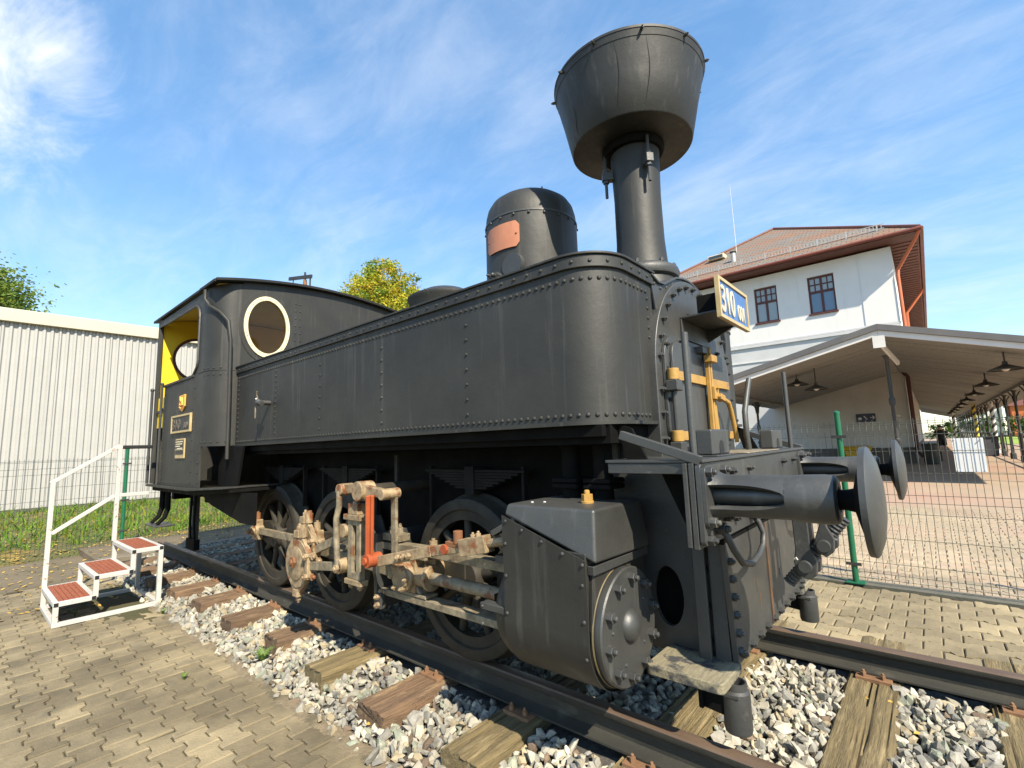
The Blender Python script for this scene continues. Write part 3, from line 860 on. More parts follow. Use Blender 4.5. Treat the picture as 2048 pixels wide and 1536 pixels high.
for z, h, d in ((6.20, .14, .09), (6.36, .10, .05), (5.35, .07, .05)):
    obj('string_course', G().box(WX0, WX1 + (.02 if z > 6 else -.1), BY - d, BY - .004, z, z + h), 'stringcourse', st, 30, .01)
obj('corner_pilaster', G().box(-.32, WX1 + .004, BY - .03, BY - .003, 6.47, WZT), 'white_wall', st, 30)
for k, (a, b) in enumerate(wins):
    w = obj('window', G().prism(rect(a, b, 7.52, 9.50), BY + .13, BY + .22, 'xz', [rect(a + .09, (a + b) / 2 - .055, 7.61, 8.62), rect((a + b) / 2 + .055, b - .09, 7.61, 8.62),
             rect(a + .09, (a + b) / 2 - .055, 8.74, 9.41), rect((a + b) / 2 + .055, b - .09, 8.74, 9.41)]), 'win_frame', st, 0)
    for q, (u0, u1) in enumerate(((a + .09, (a + b) / 2 - .055), ((a + b) / 2 + .055, b - .09))):
        obj('pane', G().box(u0, u1, BY + .18, BY + .185, 7.61, 8.62), 'pane_grey' if k != 1 else 'pane_blue', w, 0)
        obj('pane', G().box(u0, u1, BY + .18, BY + .185, 8.74, 9.41), 'pane_grey', w, 0)
        c = (u0 + u1) / 2
        obj('glazing_bar', G().box(c - .025, c + .025, BY + .14, BY + .178, 8.74, 9.41).box(u0, c - .025, BY + .145, BY + .177, 9.045, 9.105).box(c + .025, u1, BY + .145, BY + .177, 9.045, 9.105), 'win_frame', w, 0)
    obj('sill', G().box(a - .06, b + .06, BY - .09, BY + .13, 7.44, 7.52), 'win_frame', w, 30, .01)
# roof: hip towards the camera
EX0, EX1, EY0, EZ = -12.1, 2.12, BY - 1.05, 10.42
AX, AY, AZ = (EX0 + EX1) / 2, BY + 6.1, 15.05
def roof():
    me = bpy.data.meshes.new('roof')
    t = .0
    vs = [(EX0, EY0, EZ), (EX1, EY0, EZ), (AX, AY, AZ), (EX1, 64, EZ), (AX, 58, AZ), (EX0, 64, EZ)]
    fs = [(0, 1, 2), (1, 3, 4, 2), (0, 2, 4, 5), (3, 5, 4)]
    me.from_pydata(vs, [], fs)
    uv = me.uv_layers.new(name='UVMap')
    for p in me.polygons:
        n = p.normal; e = Vector((-n.y, n.x, 0)).normalized(); f = n.cross(e)
        for li in p.loop_indices:
            c = me.vertices[me.loops[li].vertex_index].co; uv.data[li].uv = (c.dot(e), c.dot(f))
    me.materials.append(MATS['roof_tiles'])
    o = bpy.data.objects.new('roof', me); finish(o, st)
    return o
rf = roof()
obj('soffit', G().prism(rect(EX0 + .05, EX1 - .05, EY0 + .05, 63.9), EZ - .16, EZ - .02, 'xy'), 'soffit', st, 0)
sb = G()
for k in range(60):
    y = BY + .2 + k * .55
    sb.box(WX1 + .05, EX1 - .12, y, y + .12, EZ - .20, EZ - .155)
obj('soffit_battens', sb, 'soffit', st, 0)
obj('gutter', G().cyl((EX0, EY0 - .06, EZ - .06), (EX1 + .06, EY0 - .06, EZ - .06), .085, n=10), 'gutter', rf, 40)
obj('gutter', G().cyl((EX1 + .06, EY0 - .06, EZ - .06), (EX1 + .06, 64, EZ - .06), .085, n=10), 'gutter', rf, 40)
obj('hip_cap', G().cyl((EX1, EY0, EZ + .03), (AX, AY, AZ + .03), .09, n=8), 'soffit', rf, 40)
obj('hip_cap', G().cyl((EX0, EY0, EZ + .03), (AX, AY, AZ + .03), .09, n=8), 'soffit', rf, 40)
sl = (AZ - EZ) / (AY - EY0)
def snow_guard():
    g = G(); d = .95
    y = EY0 + d; zb = EZ + sl * d
    xs0 = EX0 + d * (AX - EX0) / (AY - EY0) + .3; xs1 = EX1 - d * (EX1 - AX) / (AY - EY0) - .3
    for z in (.08, .30): g.box(xs0, xs1, y - .015, y + .015, zb + z - .015, zb + z + .015)
    x = xs0
    while x < xs1: g.box(x - .014, x + .014, y - .012, y + .012, zb + .08, zb + .30); x += .155
    x = xs0 + .2
    while x < xs1: g.bar((x, y, zb - .02), (x, y, zb + .36), .05, .05, (0, 1, 0)); x += 1.25
    obj('snow_guard', g, 'metal_grey', rf, 0)
snow_guard()
def roof_pt(x, d): return (x, EY0 + d, EZ + sl * d)
x, y, z = roof_pt(-6.3, 2.0); p = obj('vent_pipe', G().cyl((x, y, z - .2), (x, y, z + .55), .13, n=14), 'metal_grey', rf, 40); obj('vent_cap', G().lathe([(0, .19), (.05, .19), (.1, .02)], (x, y, z + .58), (0, 0, 1), 14), 'dark_iron', p, 40)
x, y, z = roof_pt(-7.6, 3.3); p = obj('roof_hatch', G().bar((x - .5, y, z + .12), (x + .5, y, z + .12), .7, .28), 'cream', rf, 30, .02); obj('hatch_opening', G().box(x - .42, x + .42, y - .37, y - .352, z + .02, z + .2), 'dark_window', p, 0)
obj('lightning_rod', G().tube([(-6.6, AY - 3.2, 12.3), (-6.6, AY - 3.2, 14.2), (-6.62, AY - 3.2, 17.6)], [.03, .022, .008], 6), 'metal_grey', rf, 40)
dp = [(EX1 - .02, EY0 + .05, EZ - .1), (EX1 - .15, EY0 + .2, EZ - .35), (WX1 + .18, BY - .02, EZ - 1.45), (WX1 + .14, BY - .05, EZ - 1.75), (WX1 + .14, BY - .05, 5.4)]
obj('downpipe', G().tube(dp, .075, 10), 'downpipe', st, 40)
dq = [(EX1 - .02, BY + 11, EZ - .1), (EX1 - .15, BY + 11, EZ - .4), (WX1 + .18, BY + 11, EZ - 1.5), (WX1 + .14, BY + 11, 6.2)]
obj('downpipe', G().tube(dq, .075, 10), 'downpipe', st, 40)
obj('brown_downpipe', G().tube([(.93, BY - .12, 4.6), (.80, BY - .14, 4.1), (.98, BY - .14, 3.8), (.98, BY - .14, .4), (1.15, BY - .2, .12)], .085, 10), 'brown_pipe', st, 40)
obj('dormer_roof', G().prism([(EX1 - .9, 7.35), (EX1 + .15, 7.55), (EX1 - .2, 7.95), (EX1 - .9, 8.1)], BY + 13, BY + 17, 'xz'), 'soffit', st, 30)
obj('dormer_pipe', G().tube([(EX1 + .2, BY + 12.9, 7.55), (EX1 + .15, BY + 12.9, 7.2), (WX1 + .2, BY + 12.9, 6.7), (WX1 + .2, BY + 12.9, 6.0)], .07, 8), 'downpipe', st, 40)
sg = thing('direction_sign', 'dark blue sign with white pictograms and arrow on the station wall', 'sign', (-.78, BY - .05, 1.99))
obj('board', G().box(-1.17, -.40, BY - .06, BY - .03, 1.80, 2.20), 'sign_blue', sg, 30, .008)
ic = G()
def flat(pts): ic.prism(pts, BY - .066, BY - .0605, 'xz')
flat(ell(-1.02, 1.97, .075, .055, 14)); flat(rect(-1.05, -1.02, 1.90, 1.93)); flat(rect(-.99, -.96, 1.90, 1.93))
flat([(-.87, 2.08), (-.84, 2.10), (-.72, 1.92), (-.75, 1.90)])
flat(rect(-.62, -.50, 1.985, 2.015)); flat([(-.53, 2.07), (-.50, 2.09), (-.43, 2.0), (-.47, 2.0)]); flat([(-.53, 1.93), (-.47, 2.0), (-.43, 2.0), (-.50, 1.91)])
obj('pictograms', ic, 'white', sg, 0)
gb = thing('grit_bin', 'yellow grit bin standing against the station wall', 'bin', (-1.2, 25.5, FZ))
obj('body', G().prism([(-1.62, FZ), (-.80, FZ), (-.72, .47), (-1.70, .47)], 25.1, 25.75, 'xz'), 'bin_yellow', gb, 30, .03)
obj('lid', G().prism([(25.02, .475), (25.8, .475), (25.75, .60), (25.3, .67), (25.05, .56)], -1.75, -.67, 'yz'), 'bin_yellow', gb, 30, .02)
wb = obj('wall_lamp', G().ball((.42, BY - .12, 2.02), (.13, .09, .09)), 'lamp_white', None, 60, 0, 'small round white lamp on the station wall beside the sign', 'lamp')

# ------------------------------------------------------------------ platform canopy
CY0, CX, CZA, CLX, CRX = 14.0, .70, 4.02, -4.7, 5.2
SLL, SLR = .248, .30
cn = thing('platform_canopy', 'gabled platform canopy with white edge and boarded underside before the station', 'canopy', (.7, 20, FZ))
def slope(x): return CZA - (SLL * (CX - x) if x < CX else SLR * (x - CX))
def slab(name, x0, x1, y0, y1, off, th, m):
    return obj(name, G().prism([(x0, slope(x0) + off), (x1, slope(x1) + off), (x1, slope(x1) + off + th), (x0, slope(x0) + off + th)], y0, y1, 'xz'), m, cn, 0)
slab('roof_cover', CLX - .1, CX - .002, CY0 - .12, 25.98, .11, .17, 'canopy_top')
slab('roof_cover', CX + .002, CRX + .1, CY0 - .12, 90, .11, .17, 'canopy_top')
for s0, s1 in ((CLX, CX - .003), (CX + .003, CRX)):
    slab('edge_board', s0, s1, CY0 - .06, CY0, -.05, .155, 'canopy_edge')
for (s0, s1, yend) in ((CLX, CX - .01, 25.95), (CX + .01, CRX, 70)):
    y = CY0 + .001
    while y < yend - .1:
        w = .30 if y < 30 else 1.2
        e = min(y + w, yend); dz = random.choice((0, .009))
        obj('ceiling_board', G().prism([(s0, slope(s0) + .03 + dz), (s1, slope(s1) + .03 + dz), (s1, slope(s1) + .062), (s0, slope(s0) + .062)], y, e - .018, 'xz'), 'canopy_board', cn, 0)
        y = e
slab('purlin_block', CX - .14, CX + .14, CY0 - .075, CY0 - .065, -.36, .34, 'canopy_edge')
def column(x, y, zt, arm=True):
    c = obj('column', G().lathe([(0, .11), (.25, .11), (.3, .065), (1.1, .055), (1.14, .085), (1.22, .085), (1.26, .05), (zt * .62, .048), (zt * .64, .08), (zt * .68, .08), (zt * .7, .045), (zt - FZ - .1, .05), (zt - FZ, .12)], (x, y, FZ), (0, 0, 1), 12), 'dark_iron', cn, 40)
    if arm:
        br = G()
        for s in (-1, 1):
            br.tube([(x + s * .04, y, zt - .5), (x + s * .07, y, zt - .25), (x + s * .18, y, zt - .06)], .024, 6)
            br.tube([(x, y + s * .04, zt - .6), (x, y + s * .1, zt - .3), (x, y + s * .35, zt - .04)], .024, 6)
        obj('bracket', br, 'dark_iron', c, 40)
column(-4.1, 20.0, slope(-4.1) - .06)
column(CX + .08, CY0 + .8, slope(CX + .08) - .5, False)
obj('strut', G().bar((CX - .02, CY0 + .1, slope(CX) - .2), (CX + .32, CY0 + 1.2, slope(CX) - .75), .07, .12), 'canopy_edge', cn, 30)
y = CY0 + 1.6
while y < 85:
    column(4.35, y, slope(4.35) - .06); y += 3.6
obj('eave_beam', G().box(4.28, 4.42, CY0 + .2, 88, slope(4.35) - .07, slope(4.35) + .02), 'canopy_board', cn, 30)
obj('eave_beam', G().box(-4.17, -4.03, CY0 + .2, 25.9, slope(-4.1) - .07, slope(-4.1) + .02), 'canopy_board', cn, 30)
def lamp(x, y, z, label):
    t = thing('pendant_lamp', label, 'lamp', (x, y, z), 'enamel pendant lamps under the canopy')
    obj('stem', G().cyl((x, y, z + .12), (x, y, slope(x) + .03), .02, n=8), 'lamp_green', t, 40)
    s = obj('shade', G().lathe([(.0, .36), (.025, .36), (.06, .28), (.12, .14), (.16, .06), (.24, .05)], (x, y, z), (0, 0, 1), 24, False), 'lamp_green', t, 40)
    obj('bulb', G().ball((x, y, z + .04), (.09, .09, .07), 10, 6), 'lamp_white', s, 60)
lamp(-1.88, 16.6, 3.02, 'pendant lamp on the left roof slope farther from the ridge')
lamp(-1.30, 16.5, 2.80, 'pendant lamp on the left roof slope nearer the wall sign')
for k in range(9):
    lamp(3.22, 15.4 + 6.2 * k, 2.80 + .02 * k, 'dark pendant lamp, %s of the right-hand row counting from the canopy front' % ORD[k])

# ------------------------------------------------------------------ things on and beyond the platform
def person():
    X, Y, Z = 1.98, 39.5, FZ
    t = thing('person', 'person in black clothes standing on the platform by the wall', 'person', (X, Y, Z))
    me = bpy.data.meshes.new('body')
    P = {'pel': (0, 0, .95), 'ch': (0, 0, 1.30), 'nk': (0, 0, 1.50), 'hd': (0, -.02, 1.62), 'ht': (0, -.02, 1.76),
         'hl': (-.10, 0, .90), 'kl': (-.12, -.03, .50), 'al': (-.13, .02, .09), 'fl': (-.14, -.14, .03), 'hr': (.10, 0, .90), 'kr': (.13, .02, .50), 'ar': (.15, .05, .09), 'fr': (.17, -.11, .03),
         'sl': (-.20, 0, 1.42), 'el': (-.32, .02, 1.14), 'wl': (-.20, -.12, .98), 'sr': (.20, 0, 1.42), 'er': (.33, .0, 1.14), 'wr': (.26, -.16, .93)}
    rad = {'pel': .16, 'ch': .18, 'nk': .06, 'hd': .095, 'ht': .07, 'hl': .10, 'kl': .07, 'al': .045, 'fl': .04, 'hr': .10, 'kr': .07, 'ar': .045, 'fr': .04, 'sl': .075, 'el': .052, 'wl': .038, 'sr': .075, 'er': .052, 'wr': .038}
    ks = list(P); E = [('pel', 'ch'), ('ch', 'nk'), ('nk', 'hd'), ('hd', 'ht'), ('pel', 'hl'), ('hl', 'kl'), ('kl', 'al'), ('al', 'fl'), ('pel', 'hr'), ('hr', 'kr'), ('kr', 'ar'), ('ar', 'fr'), ('ch', 'sl'), ('sl', 'el'), ('el', 'wl'), ('ch', 'sr'), ('sr', 'er'), ('er', 'wr')]
    me.from_pydata([(X + P[k][0], Y + P[k][1], Z + P[k][2]) for k in ks], [(ks.index(a), ks.index(b)) for a, b in E], [])
    o = bpy.data.objects.new('body', me); finish(o, t)
    o.modifiers.new('skin', 'SKIN'); o.modifiers.new('sub', 'SUBSURF').levels = 2
    o.modifiers['sub'].render_levels = 2
    for i, k in enumerate(ks):
        me.skin_vertices[0].data[i].radius = (rad[k], rad[k] * .85)
    me.skin_vertices[0].data[0].use_root = True
    me.materials.append(MATS['skin'])
    obj('shirt', G().lathe([(0, .21), (.12, .20), (.35, .225), (.55, .21), (.62, .10)], (X, Y, Z + .86), (0, 0, 1), 16, False)
        .tube([(X - .19, Y, Z + 1.42), (X - .33, Y + .02, Z + 1.13)], [.095, .075], 10).tube([(X + .19, Y, Z + 1.42), (X + .34, Y, Z + 1.13)], [.095, .075], 10), 'cloth_dark', t, 50)
    obj('shorts', G().tube([(X - .09, Y, Z + .95), (X - .125, Y - .02, Z + .48)], [.15, .12], 12).tube([(X + .09, Y, Z + .95), (X + .135, Y + .01, Z + .48)], [.15, .12], 12), 'cloth_dark', t, 50)
    obj('hair', G().ball((X, Y + .015, Z + 1.71), (.115, .12, .10), 14, 8), 'hair', t, 60)
person()
bb = thing('notice_board', 'blank white sheet tied behind the wire mesh fence right of the buffers', 'board', (1.77, 2.89, .88))
obj('panel', G().box(1.668, 1.868, 2.884, 2.888, .885, 1.176), 'white', bb, 30)
obj('cable_tie', G().box(1.68, 1.686, 2.866, 2.884, 1.16, 1.166).box(1.85, 1.856, 2.866, 2.884, 1.16, 1.166).box(1.68, 1.686, 2.866, 2.884, .895, .90).box(1.85, 1.856, 2.866, 2.884, .895, .90), 'white', bb, 0)
tb = thing('litter_bin', 'dark litter bin by the brown downpipe', 'bin', (1.45, 24.6, FZ))
obj('drum', G().lathe([(0, .24), (.05, .26), (.75, .28), (.8, .30), (.84, .28)], (1.42, 25.2, FZ), (0, 0, 1), 18), 'dark_iron', tb, 40); obj('rim', G().lathe([(0, .30), (.04, .31), (.05, .24)], (1.42, 25.2, FZ + .84), (0, 0, 1), 18), 'dark_iron', tb, 40)
bn = thing('bench', 'dark bench standing along the station wall under the canopy', 'bench', (1.55, 28.5, FZ))
for k in range(3): obj('seat_slat', G().box(1.40 + k * .14, 1.52 + k * .14, 27.6, 29.4, .25, .29), 'dark_iron', bn, 30, .006)
for k in range(2): obj('backrest_slat', G().box(1.36, 1.39, 27.6, 29.4, .45 + k * .16, .57 + k * .16), 'dark_iron', bn, 30, .006)
for yy in (27.8, 29.2): obj('leg', G().box(1.38, 1.80, yy, yy + .05, FZ, .25), 'dark_iron', bn, 30)
def striped(x, y, h, m, label):
    t = thing('striped_post', label, 'post', (x, y, FZ), 'striped posts along the platform')
    obj('shaft', G().cyl((x, y, FZ), (x, y, h), .10, n=12), m, t, 40)
    n = int((h - FZ) / .45)
    for k in range(n):
        z = FZ + .2 + k * .45; g = G(); vs = []; fs = []
        for i in range(13):
            a = 2 * math.pi * i / 12; dz = .12 * math.cos(a)
            vs += [(x + .104 * math.cos(a), y + .104 * math.sin(a), z + dz), (x + .104 * math.cos(a), y + .104 * math.sin(a), z + dz + .2)]
        fs = [(2 * i, 2 * i + 2, 2 * i + 3, 2 * i + 1) for i in range(12)]
        obj('black_band', g.put(vs, fs), 'dark_iron', t, 0)
striped(4.75, 27.0, 2.6, 'stripe_white', 'black and white striped post nearest to the fence')
striped(4.35, 37.0, 2.9, 'stripe_white', 'black and white striped post beside the row of columns')
striped(3.95, 44.0, 3.1, 'stripe_yellow', 'black and yellow striped post on the platform')
striped(3.05, 52.0, 2.7, 'stripe_white', 'slim black and white striped post next to the person')
lb = thing('waste_container', 'grey waste container standing on the platform among the posts', 'bin', (3.9, 34, FZ))
obj('body', G().prism([(3.55, FZ), (4.15, FZ), (4.22, .80), (3.48, .80)], 33.7, 34.3, 'xz'), 'cloth_grey', lb, 30, .03); obj('lid', G().box(3.44, 4.26, 33.65, 34.35, .805, .88), 'dark_iron', lb, 30, .02)
rl = thing('platform_railing', 'black railing running between the columns along the tracks', 'railing', (4.9, 50, FZ))
obj('top_rail', G().box(4.87, 4.93, 18, 90, .82, .88), 'dark_iron', rl, 0)
obj('lower_rail', G().box(4.885, 4.915, 18, 90, .30, .34), 'dark_iron', rl, 0)
for k in range(24): obj('railing_post', G().box(4.875, 4.925, 18 + 3 * k, 18.05 + 3 * k, FZ, .82), 'dark_iron', rl, 0)
sheet('lawn', 6.5, 60, 62, 128, FZ + .02, 'lawn')
def leafcloud(n, c, rad, size, tone_pal, tone_p, clumps=None, hollow=.45):
    """leaf-sized quads in clumps spread through an ellipsoid's volume"""
    cl = clumps or max(10, n // 45)
    d = RNG.normal(size=(cl, 3)); d /= np.linalg.norm(d, axis=1)[:, None]
    rr = (hollow + (1 - hollow) * RNG.random(cl) ** .6)
    C_ = d * rr[:, None] * np.array(rad) * (1 + .14 * np.sin(d[:, :1] * 5 + d[:, 2:3] * 4))
    who = RNG.integers(0, cl, n)
    cr = np.array(rad).mean() * RNG.uniform(.10, .22, cl)
    P_ = C_[who] + RNG.normal(size=(n, 3)) * cr[who][:, None] * np.array([1, 1, .75]) + np.array(c)
    u = RNG.normal(size=(n, 3)); u[:, 2] *= .6; u /= np.linalg.norm(u, axis=1)[:, None]
    w = np.cross(u, RNG.normal(size=(n, 3))); w /= np.linalg.norm(w, axis=1)[:, None]
    s_ = size * RNG.uniform(.6, 1.3, (n, 1))
    v = np.stack([P_ - u * s_, P_ + w * s_ * .5, P_ + u * s_, P_ - w * s_ * .5], 1)
    tone = np.array(tone_pal)[RNG.choice(len(tone_pal), cl, p=tone_p)][who] * RNG.uniform(.75, 1.25, (n, 1))
    return v, tone
def leaf_obj(name, parts, m, parent, **kw):
    v = np.concatenate([p[0] for p in parts]); t = np.concatenate([p[1] for p in parts]); n = len(v)
    me = bpy.data.meshes.new(name)
    me.vertices.add(n * 4); me.vertices.foreach_set('co', v.reshape(-1))
    me.loops.add(n * 4); me.loops.foreach_set('vertex_index', np.arange(n * 4))
    me.polygons.add(n); me.polygons.foreach_set('loop_start', np.arange(n) * 4)
    me.update()
    a = me.color_attributes.new('tone', 'FLOAT_COLOR', 'POINT'); cc = np.ones((n, 4, 4)); cc[..., :3] = t[:, None]
    a.data.foreach_set('color', cc.reshape(-1)); me.materials.append(MATS[m])
    return finish(bpy.data.objects.new(name, me), parent, **kw)
def hedge_row():
    parts = []
    for k in range(14):
        parts.append(leafcloud(700, (3 + k * 2.6, 92 + 4 * (k % 3), 1.2 + .5 * math.sin(k)), (2.2, 1.6, 1.5), .22, [(.30, .45, .35), (.45, .6, .4), (.22, .34, .25)], [.4, .3, .3], hollow=.2))
    leaf_obj('far_shrubs', parts, 'leaf_green', None, label='dark green belt of shrubs far beyond the platform', cat='shrubs', kind='stuff')
hedge_row()
def house(x0, x1, y, h, m, label, roofm):
    t = thing('far_house', label, 'building', ((x0 + x1) / 2, y, FZ))
    obj('wall', G().box(x0, x1, y, y + 8, FZ, h), m, t, 0)
    obj('roof', G().prism([(y - .4, h), (y + 8.4, h), (y + 4, h + 2.2)], x0 - .3, x1 + .3, 'yz'), roofm, t, 0)
    nx = int((x1 - x0) / 2.2)
    for r_ in range(int(h / 3)):
        for k in range(nx):
            xx = x0 + .7 + k * 2.2
            w = obj('window', G().box(xx, xx + 1.1, y - .05, y + .05, 1.0 + r_ * 3, 2.4 + r_ * 3), 'dark_window', t, 0)
house(5.5, 11.5, 120, 7.5, 'house_white', 'far white house with dark windows beyond the shrubs, left of the orange one', 'house_orange')
house(12.5, 16, 118, 5.2, 'house_orange', 'far orange house beyond the shrubs', 'soffit')
house(18.5, 27, 122, 8.5, 'house_white', 'far white apartment house right of the orange house', 'canopy_top')

# ------------------------------------------------------------------ trees
def tree(name, label, base, trunk_h, r, crowns, m, pal, prob, size, n):
    t = thing(name, label, 'tree', base)
    b = Vector(base); g = G()
    g.tube([b, b + V(.05, .03, trunk_h * .5), b + V(.0, .1, trunk_h)], [r, r * .8, r * .55], 10)
    obj('trunk', g, 'bark', t, 50)
    g = G()
    for (c, rad) in crowns:
        for k in range(9):
            d = Vector((random.gauss(0, 1), random.gauss(0, 1), random.uniform(-.2, 1))).normalized()
            e = Vector(c) + Vector((d.x * rad[0], d.y * rad[1], d.z * rad[2])) * random.uniform(.75, 1.04)
            s_ = b + V(0, .08, trunk_h * random.uniform(.75, 1.0)); mid = s_.lerp(e, .5) + V(random.uniform(-.3, .3), random.uniform(-.3, .3), random.uniform(0, .4))
            g.tube([s_, mid, e], [r * .32, r * .16, r * .03], 6)
    obj('branches', g, 'bark', t, 50)
    parts = [leafcloud(int(n * rad[0] * rad[1] * rad[2] / sum(q[1][0] * q[1][1] * q[1][2] for q in crowns)), c, rad, size, pal, prob) for c, rad in crowns]
    leaf_obj('crown', parts, m, t)
tree('autumn_tree', 'round tree with yellowing autumn leaves rising behind the locomotive', (-21.2, 12.0, -.4), 7.6, .22,
     [((-21.3, 12, 9.0), (2.0, 2.0, 1.7)), ((-19.2, 12.2, 8.7), (1.35, 1.4, 1.2)), ((-23.2, 11.8, 8.7), (1.25, 1.3, 1.1)), ((-20.3, 12, 10.6), (1.25, 1.2, .95)), ((-22.2, 12, 10.7), (.85, .9, .8)), ((-18.6, 12.5, 9.9), (.75, .8, .6)), ((-23.9, 11.6, 9.7), (.6, .6, .5)), ((-21.0, 12, 11.5), (.6, .6, .45)), ((-20.0, 11.2, 9.4), (1.1, 1.1, 1.0)), ((-22.2, 11.3, 9.2), (1.1, 1.1, 1.0))],
     'leaf_autumn', [(1.05, 1.05, .7), (1.3, 1.05, .5), (.50, .72, .5), (.32, .52, .4), (1.3, .8, .5)], [.34, .20, .24, .15, .07], .075, 34000)
tree('locust_tree', 'feathery green tree rising above the corrugated shed', (-25.5, -4.4, -.4), 6.0, .2,
     [((-25.5, -4.2, 7.4), (2.3, 2.7, 1.9)), ((-25.2, -2.4, 7.0), (1.1, 1.2, .9)), ((-25.2, -3.0, 8.5), (.8, .8, .9))],
     'leaf_green', [(.8, .9, .6), (1.15, 1.1, .5), (.5, .7, .55), (.6, .75, .9)], [.4, .25, .2, .15], .075, 42000)
# ------------------------------------------------------------------ white access steps
def steps():
    t = thing('boarding_steps', 'white steel boarding steps with three red treads and a handrail beside the cab', 'steps', (-5.2, -1.77, NZ))
    T = .042; xn, xf = -4.76, -5.64
    ys = [-2.18, -1.90, -1.62, -1.345]; zs = [-.065, .120, .312]
    b = NZ + .02
    fr = G()
    for x in (xn, xf): fr.box(x - T / 2, x + T / 2, ys[0], ys[3], b - .018, b + .022)
    fr.box(xf + T / 2, xn - T / 2, ys[0], ys[0] + T, b - .018, b + .022); fr.box(xf + T / 2, xn - T / 2, ys[3] - T, ys[3], b - .018, b + .022)
    obj('base_frame', fr, 'white_paint', t, 30, .004)
    for k in range(3):
        y0, y1, z = ys[k], ys[k + 1] + (.03 if k < 2 else 0), zs[k]
        f = G()
        for x in (xn, xf): f.box(x - T / 2, x + T / 2, y0, y1, z - T, z)
        f.box(xf + T / 2, xn - T / 2, y0, y0 + T, z - T + .001, z - .001); f.box(xf + T / 2, xn - T / 2, y1 - T, y1, z - T + .001, z - .001)
        fo = obj('step_frame', f, 'white_paint', t, 30, .004)
        n = 6
        for q in range(n):
            a = y0 + T + (y1 - y0 - 2 * T) * q / n; c = y0 + T + (y1 - y0 - 2 * T) * (q + 1) / n - .004
            obj('tread_strip', G().box(xf + T / 2 + .012, xn - T / 2 - .012, a, c, z - .02, z + .004), 'tread_red', fo, 30, .002)
        for x in (xn, xf):
            obj('leg', G().box(x - T / 2 + .001, x + T / 2 - .001, y0 + .001, y0 + T, (b + .022) if k == 0 else zs[k - 1] - .02, z - T), 'white_paint', t, 30, .003)
        cp = G()
        for yy in (y0 + T / 2, y1 - T / 2):
            cp.box(xn + T / 2 - .004, xn + T / 2 + .003, yy - T * .38, yy + T * .38, z - T * .9, z - T * .1)
        obj('end_cap', cp, 'cap_black', fo, 30)
    for x in (xn, xf): obj('leg', G().box(x - T / 2, x + T / 2, ys[3] - T, ys[3] - .001, b + .022, zs[2] - T), 'white_paint', t, 30, .003)
    for (y, z0, z1) in ((ys[0] + .02, zs[0], 1.0), (ys[2] + .01, zs[2], 1.39)):
        obj('handrail_post', G().box(xf - T / 2, xf + T / 2, y - T / 2, y + T / 2, z0, z1), 'white_paint', t, 30, .004)
    hr = G().bar((xf, ys[0] + .0, 1.0), (xf, ys[2] + .01, 1.39), T * .9, T * .9).bar((xf, ys[0] + .04, .47), (xf, ys[2] - .01, .82), T * .9, T * .9).box(xf - T * .4, xf + T * .4, ys[2] + .03, -1.31, .80, .84)
    obj('handrail', hr, 'white_paint', t, 30, .004)
    obj('black_grip', G().box(xf - .02, xf + .02, ys[2] + .032, -1.30, 1.35, 1.392), 'cap_black', t, 30, .008)
steps()

# ------------------------------------------------------------------ the locomotive
LO = thing('steam_locomotive', 'black narrow-chimneyed tank steam locomotive with wide funnel top standing on the track', 'locomotive', (-2.3, 0, 0))
LO['label'] = 'black riveted tank steam locomotive with a wide cone-shaped chimney top on the track'
def part(name, g, m, parent=LO, bevel=0, smooth=34, label=None, kind=None, seg=2): return obj(name, g, m, parent, smooth, bevel, label, None, None, kind, True, seg)
def both(name, g, m, bevel=0, parent=LO, smooth=34):
    a = part(name, g, m, parent, bevel, smooth); b = part(name, g.mirror(), m, parent, bevel, smooth); return a, b

# --- side tanks
TY, XF, XC, TR, TZ0, TZ1 = 1.02, .49, -3.80, .225, 1.335, 2.075
def plan(d):
    r = TR + d
    return [(XC, -TY - d)] + arcp(XF - TR, -TY + TR, r, -90, 0, 14) + [(XF + d, -.50 + d * .4), (XC, -.50 + d * .4)]
def along(d, step, s0=0.0, s1=0.0):
    pts = [(XC + s0, -TY - d)] + arcp(XF - TR, -TY + TR, TR + d, -90, 0, 24) + [(XF + d, -.545 + s1)]
    out = []; acc = 0.0
    for (a, b) in zip(pts, pts[1:]):
        L = math.hypot(b[0] - a[0], b[1] - a[1]); tx, ty = (b[0] - a[0]) / L, (b[1] - a[1]) / L
        while acc <= L:
            out.append((a[0] + tx * acc, a[1] + ty * acc, ty, -tx)); acc += step
        acc -= L
    return out
tank = G().prism(plan(0), TZ0, TZ1 + .02, 'xy')
rim = G().prism(plan(.016), TZ1 - .008, TZ1 + .052, 'xy').prism(plan(.026), TZ1 + .0522, TZ1 + .066, 'xy')
lip = G().prism(plan(.03), TZ0 - .012, TZ0 + .004, 'xy')
rv = G()
for x, y, nx, ny in along(0, .0425, .05): rv.rivet((x, y, TZ1 - .058), (nx, ny, 0), .0118)
for x, y, nx, ny in along(0, .0425, .05): rv.rivet((x, y, TZ0 + .034), (nx, ny, 0), .0118)
for x, y, nx, ny in along(.016, .088, .09): rv.rivet((x, y, TZ1 + .022), (nx, ny, 0), .0105)
for x, st_ in ((-.397, .085), (-1.225, .085), (-2.07, .085), (-2.88, .047), (XC + .05, .047)):
    z = TZ0 + .085
    while z < TZ1 - .09: rv.rivet((x, -TY, z), (0, -1, 0), .0112); z += st_
z = TZ0 + .075
while z < TZ1 - .07: rv.rivet((XF, -.56, z), (1, 0, 0), .0105); z += .052
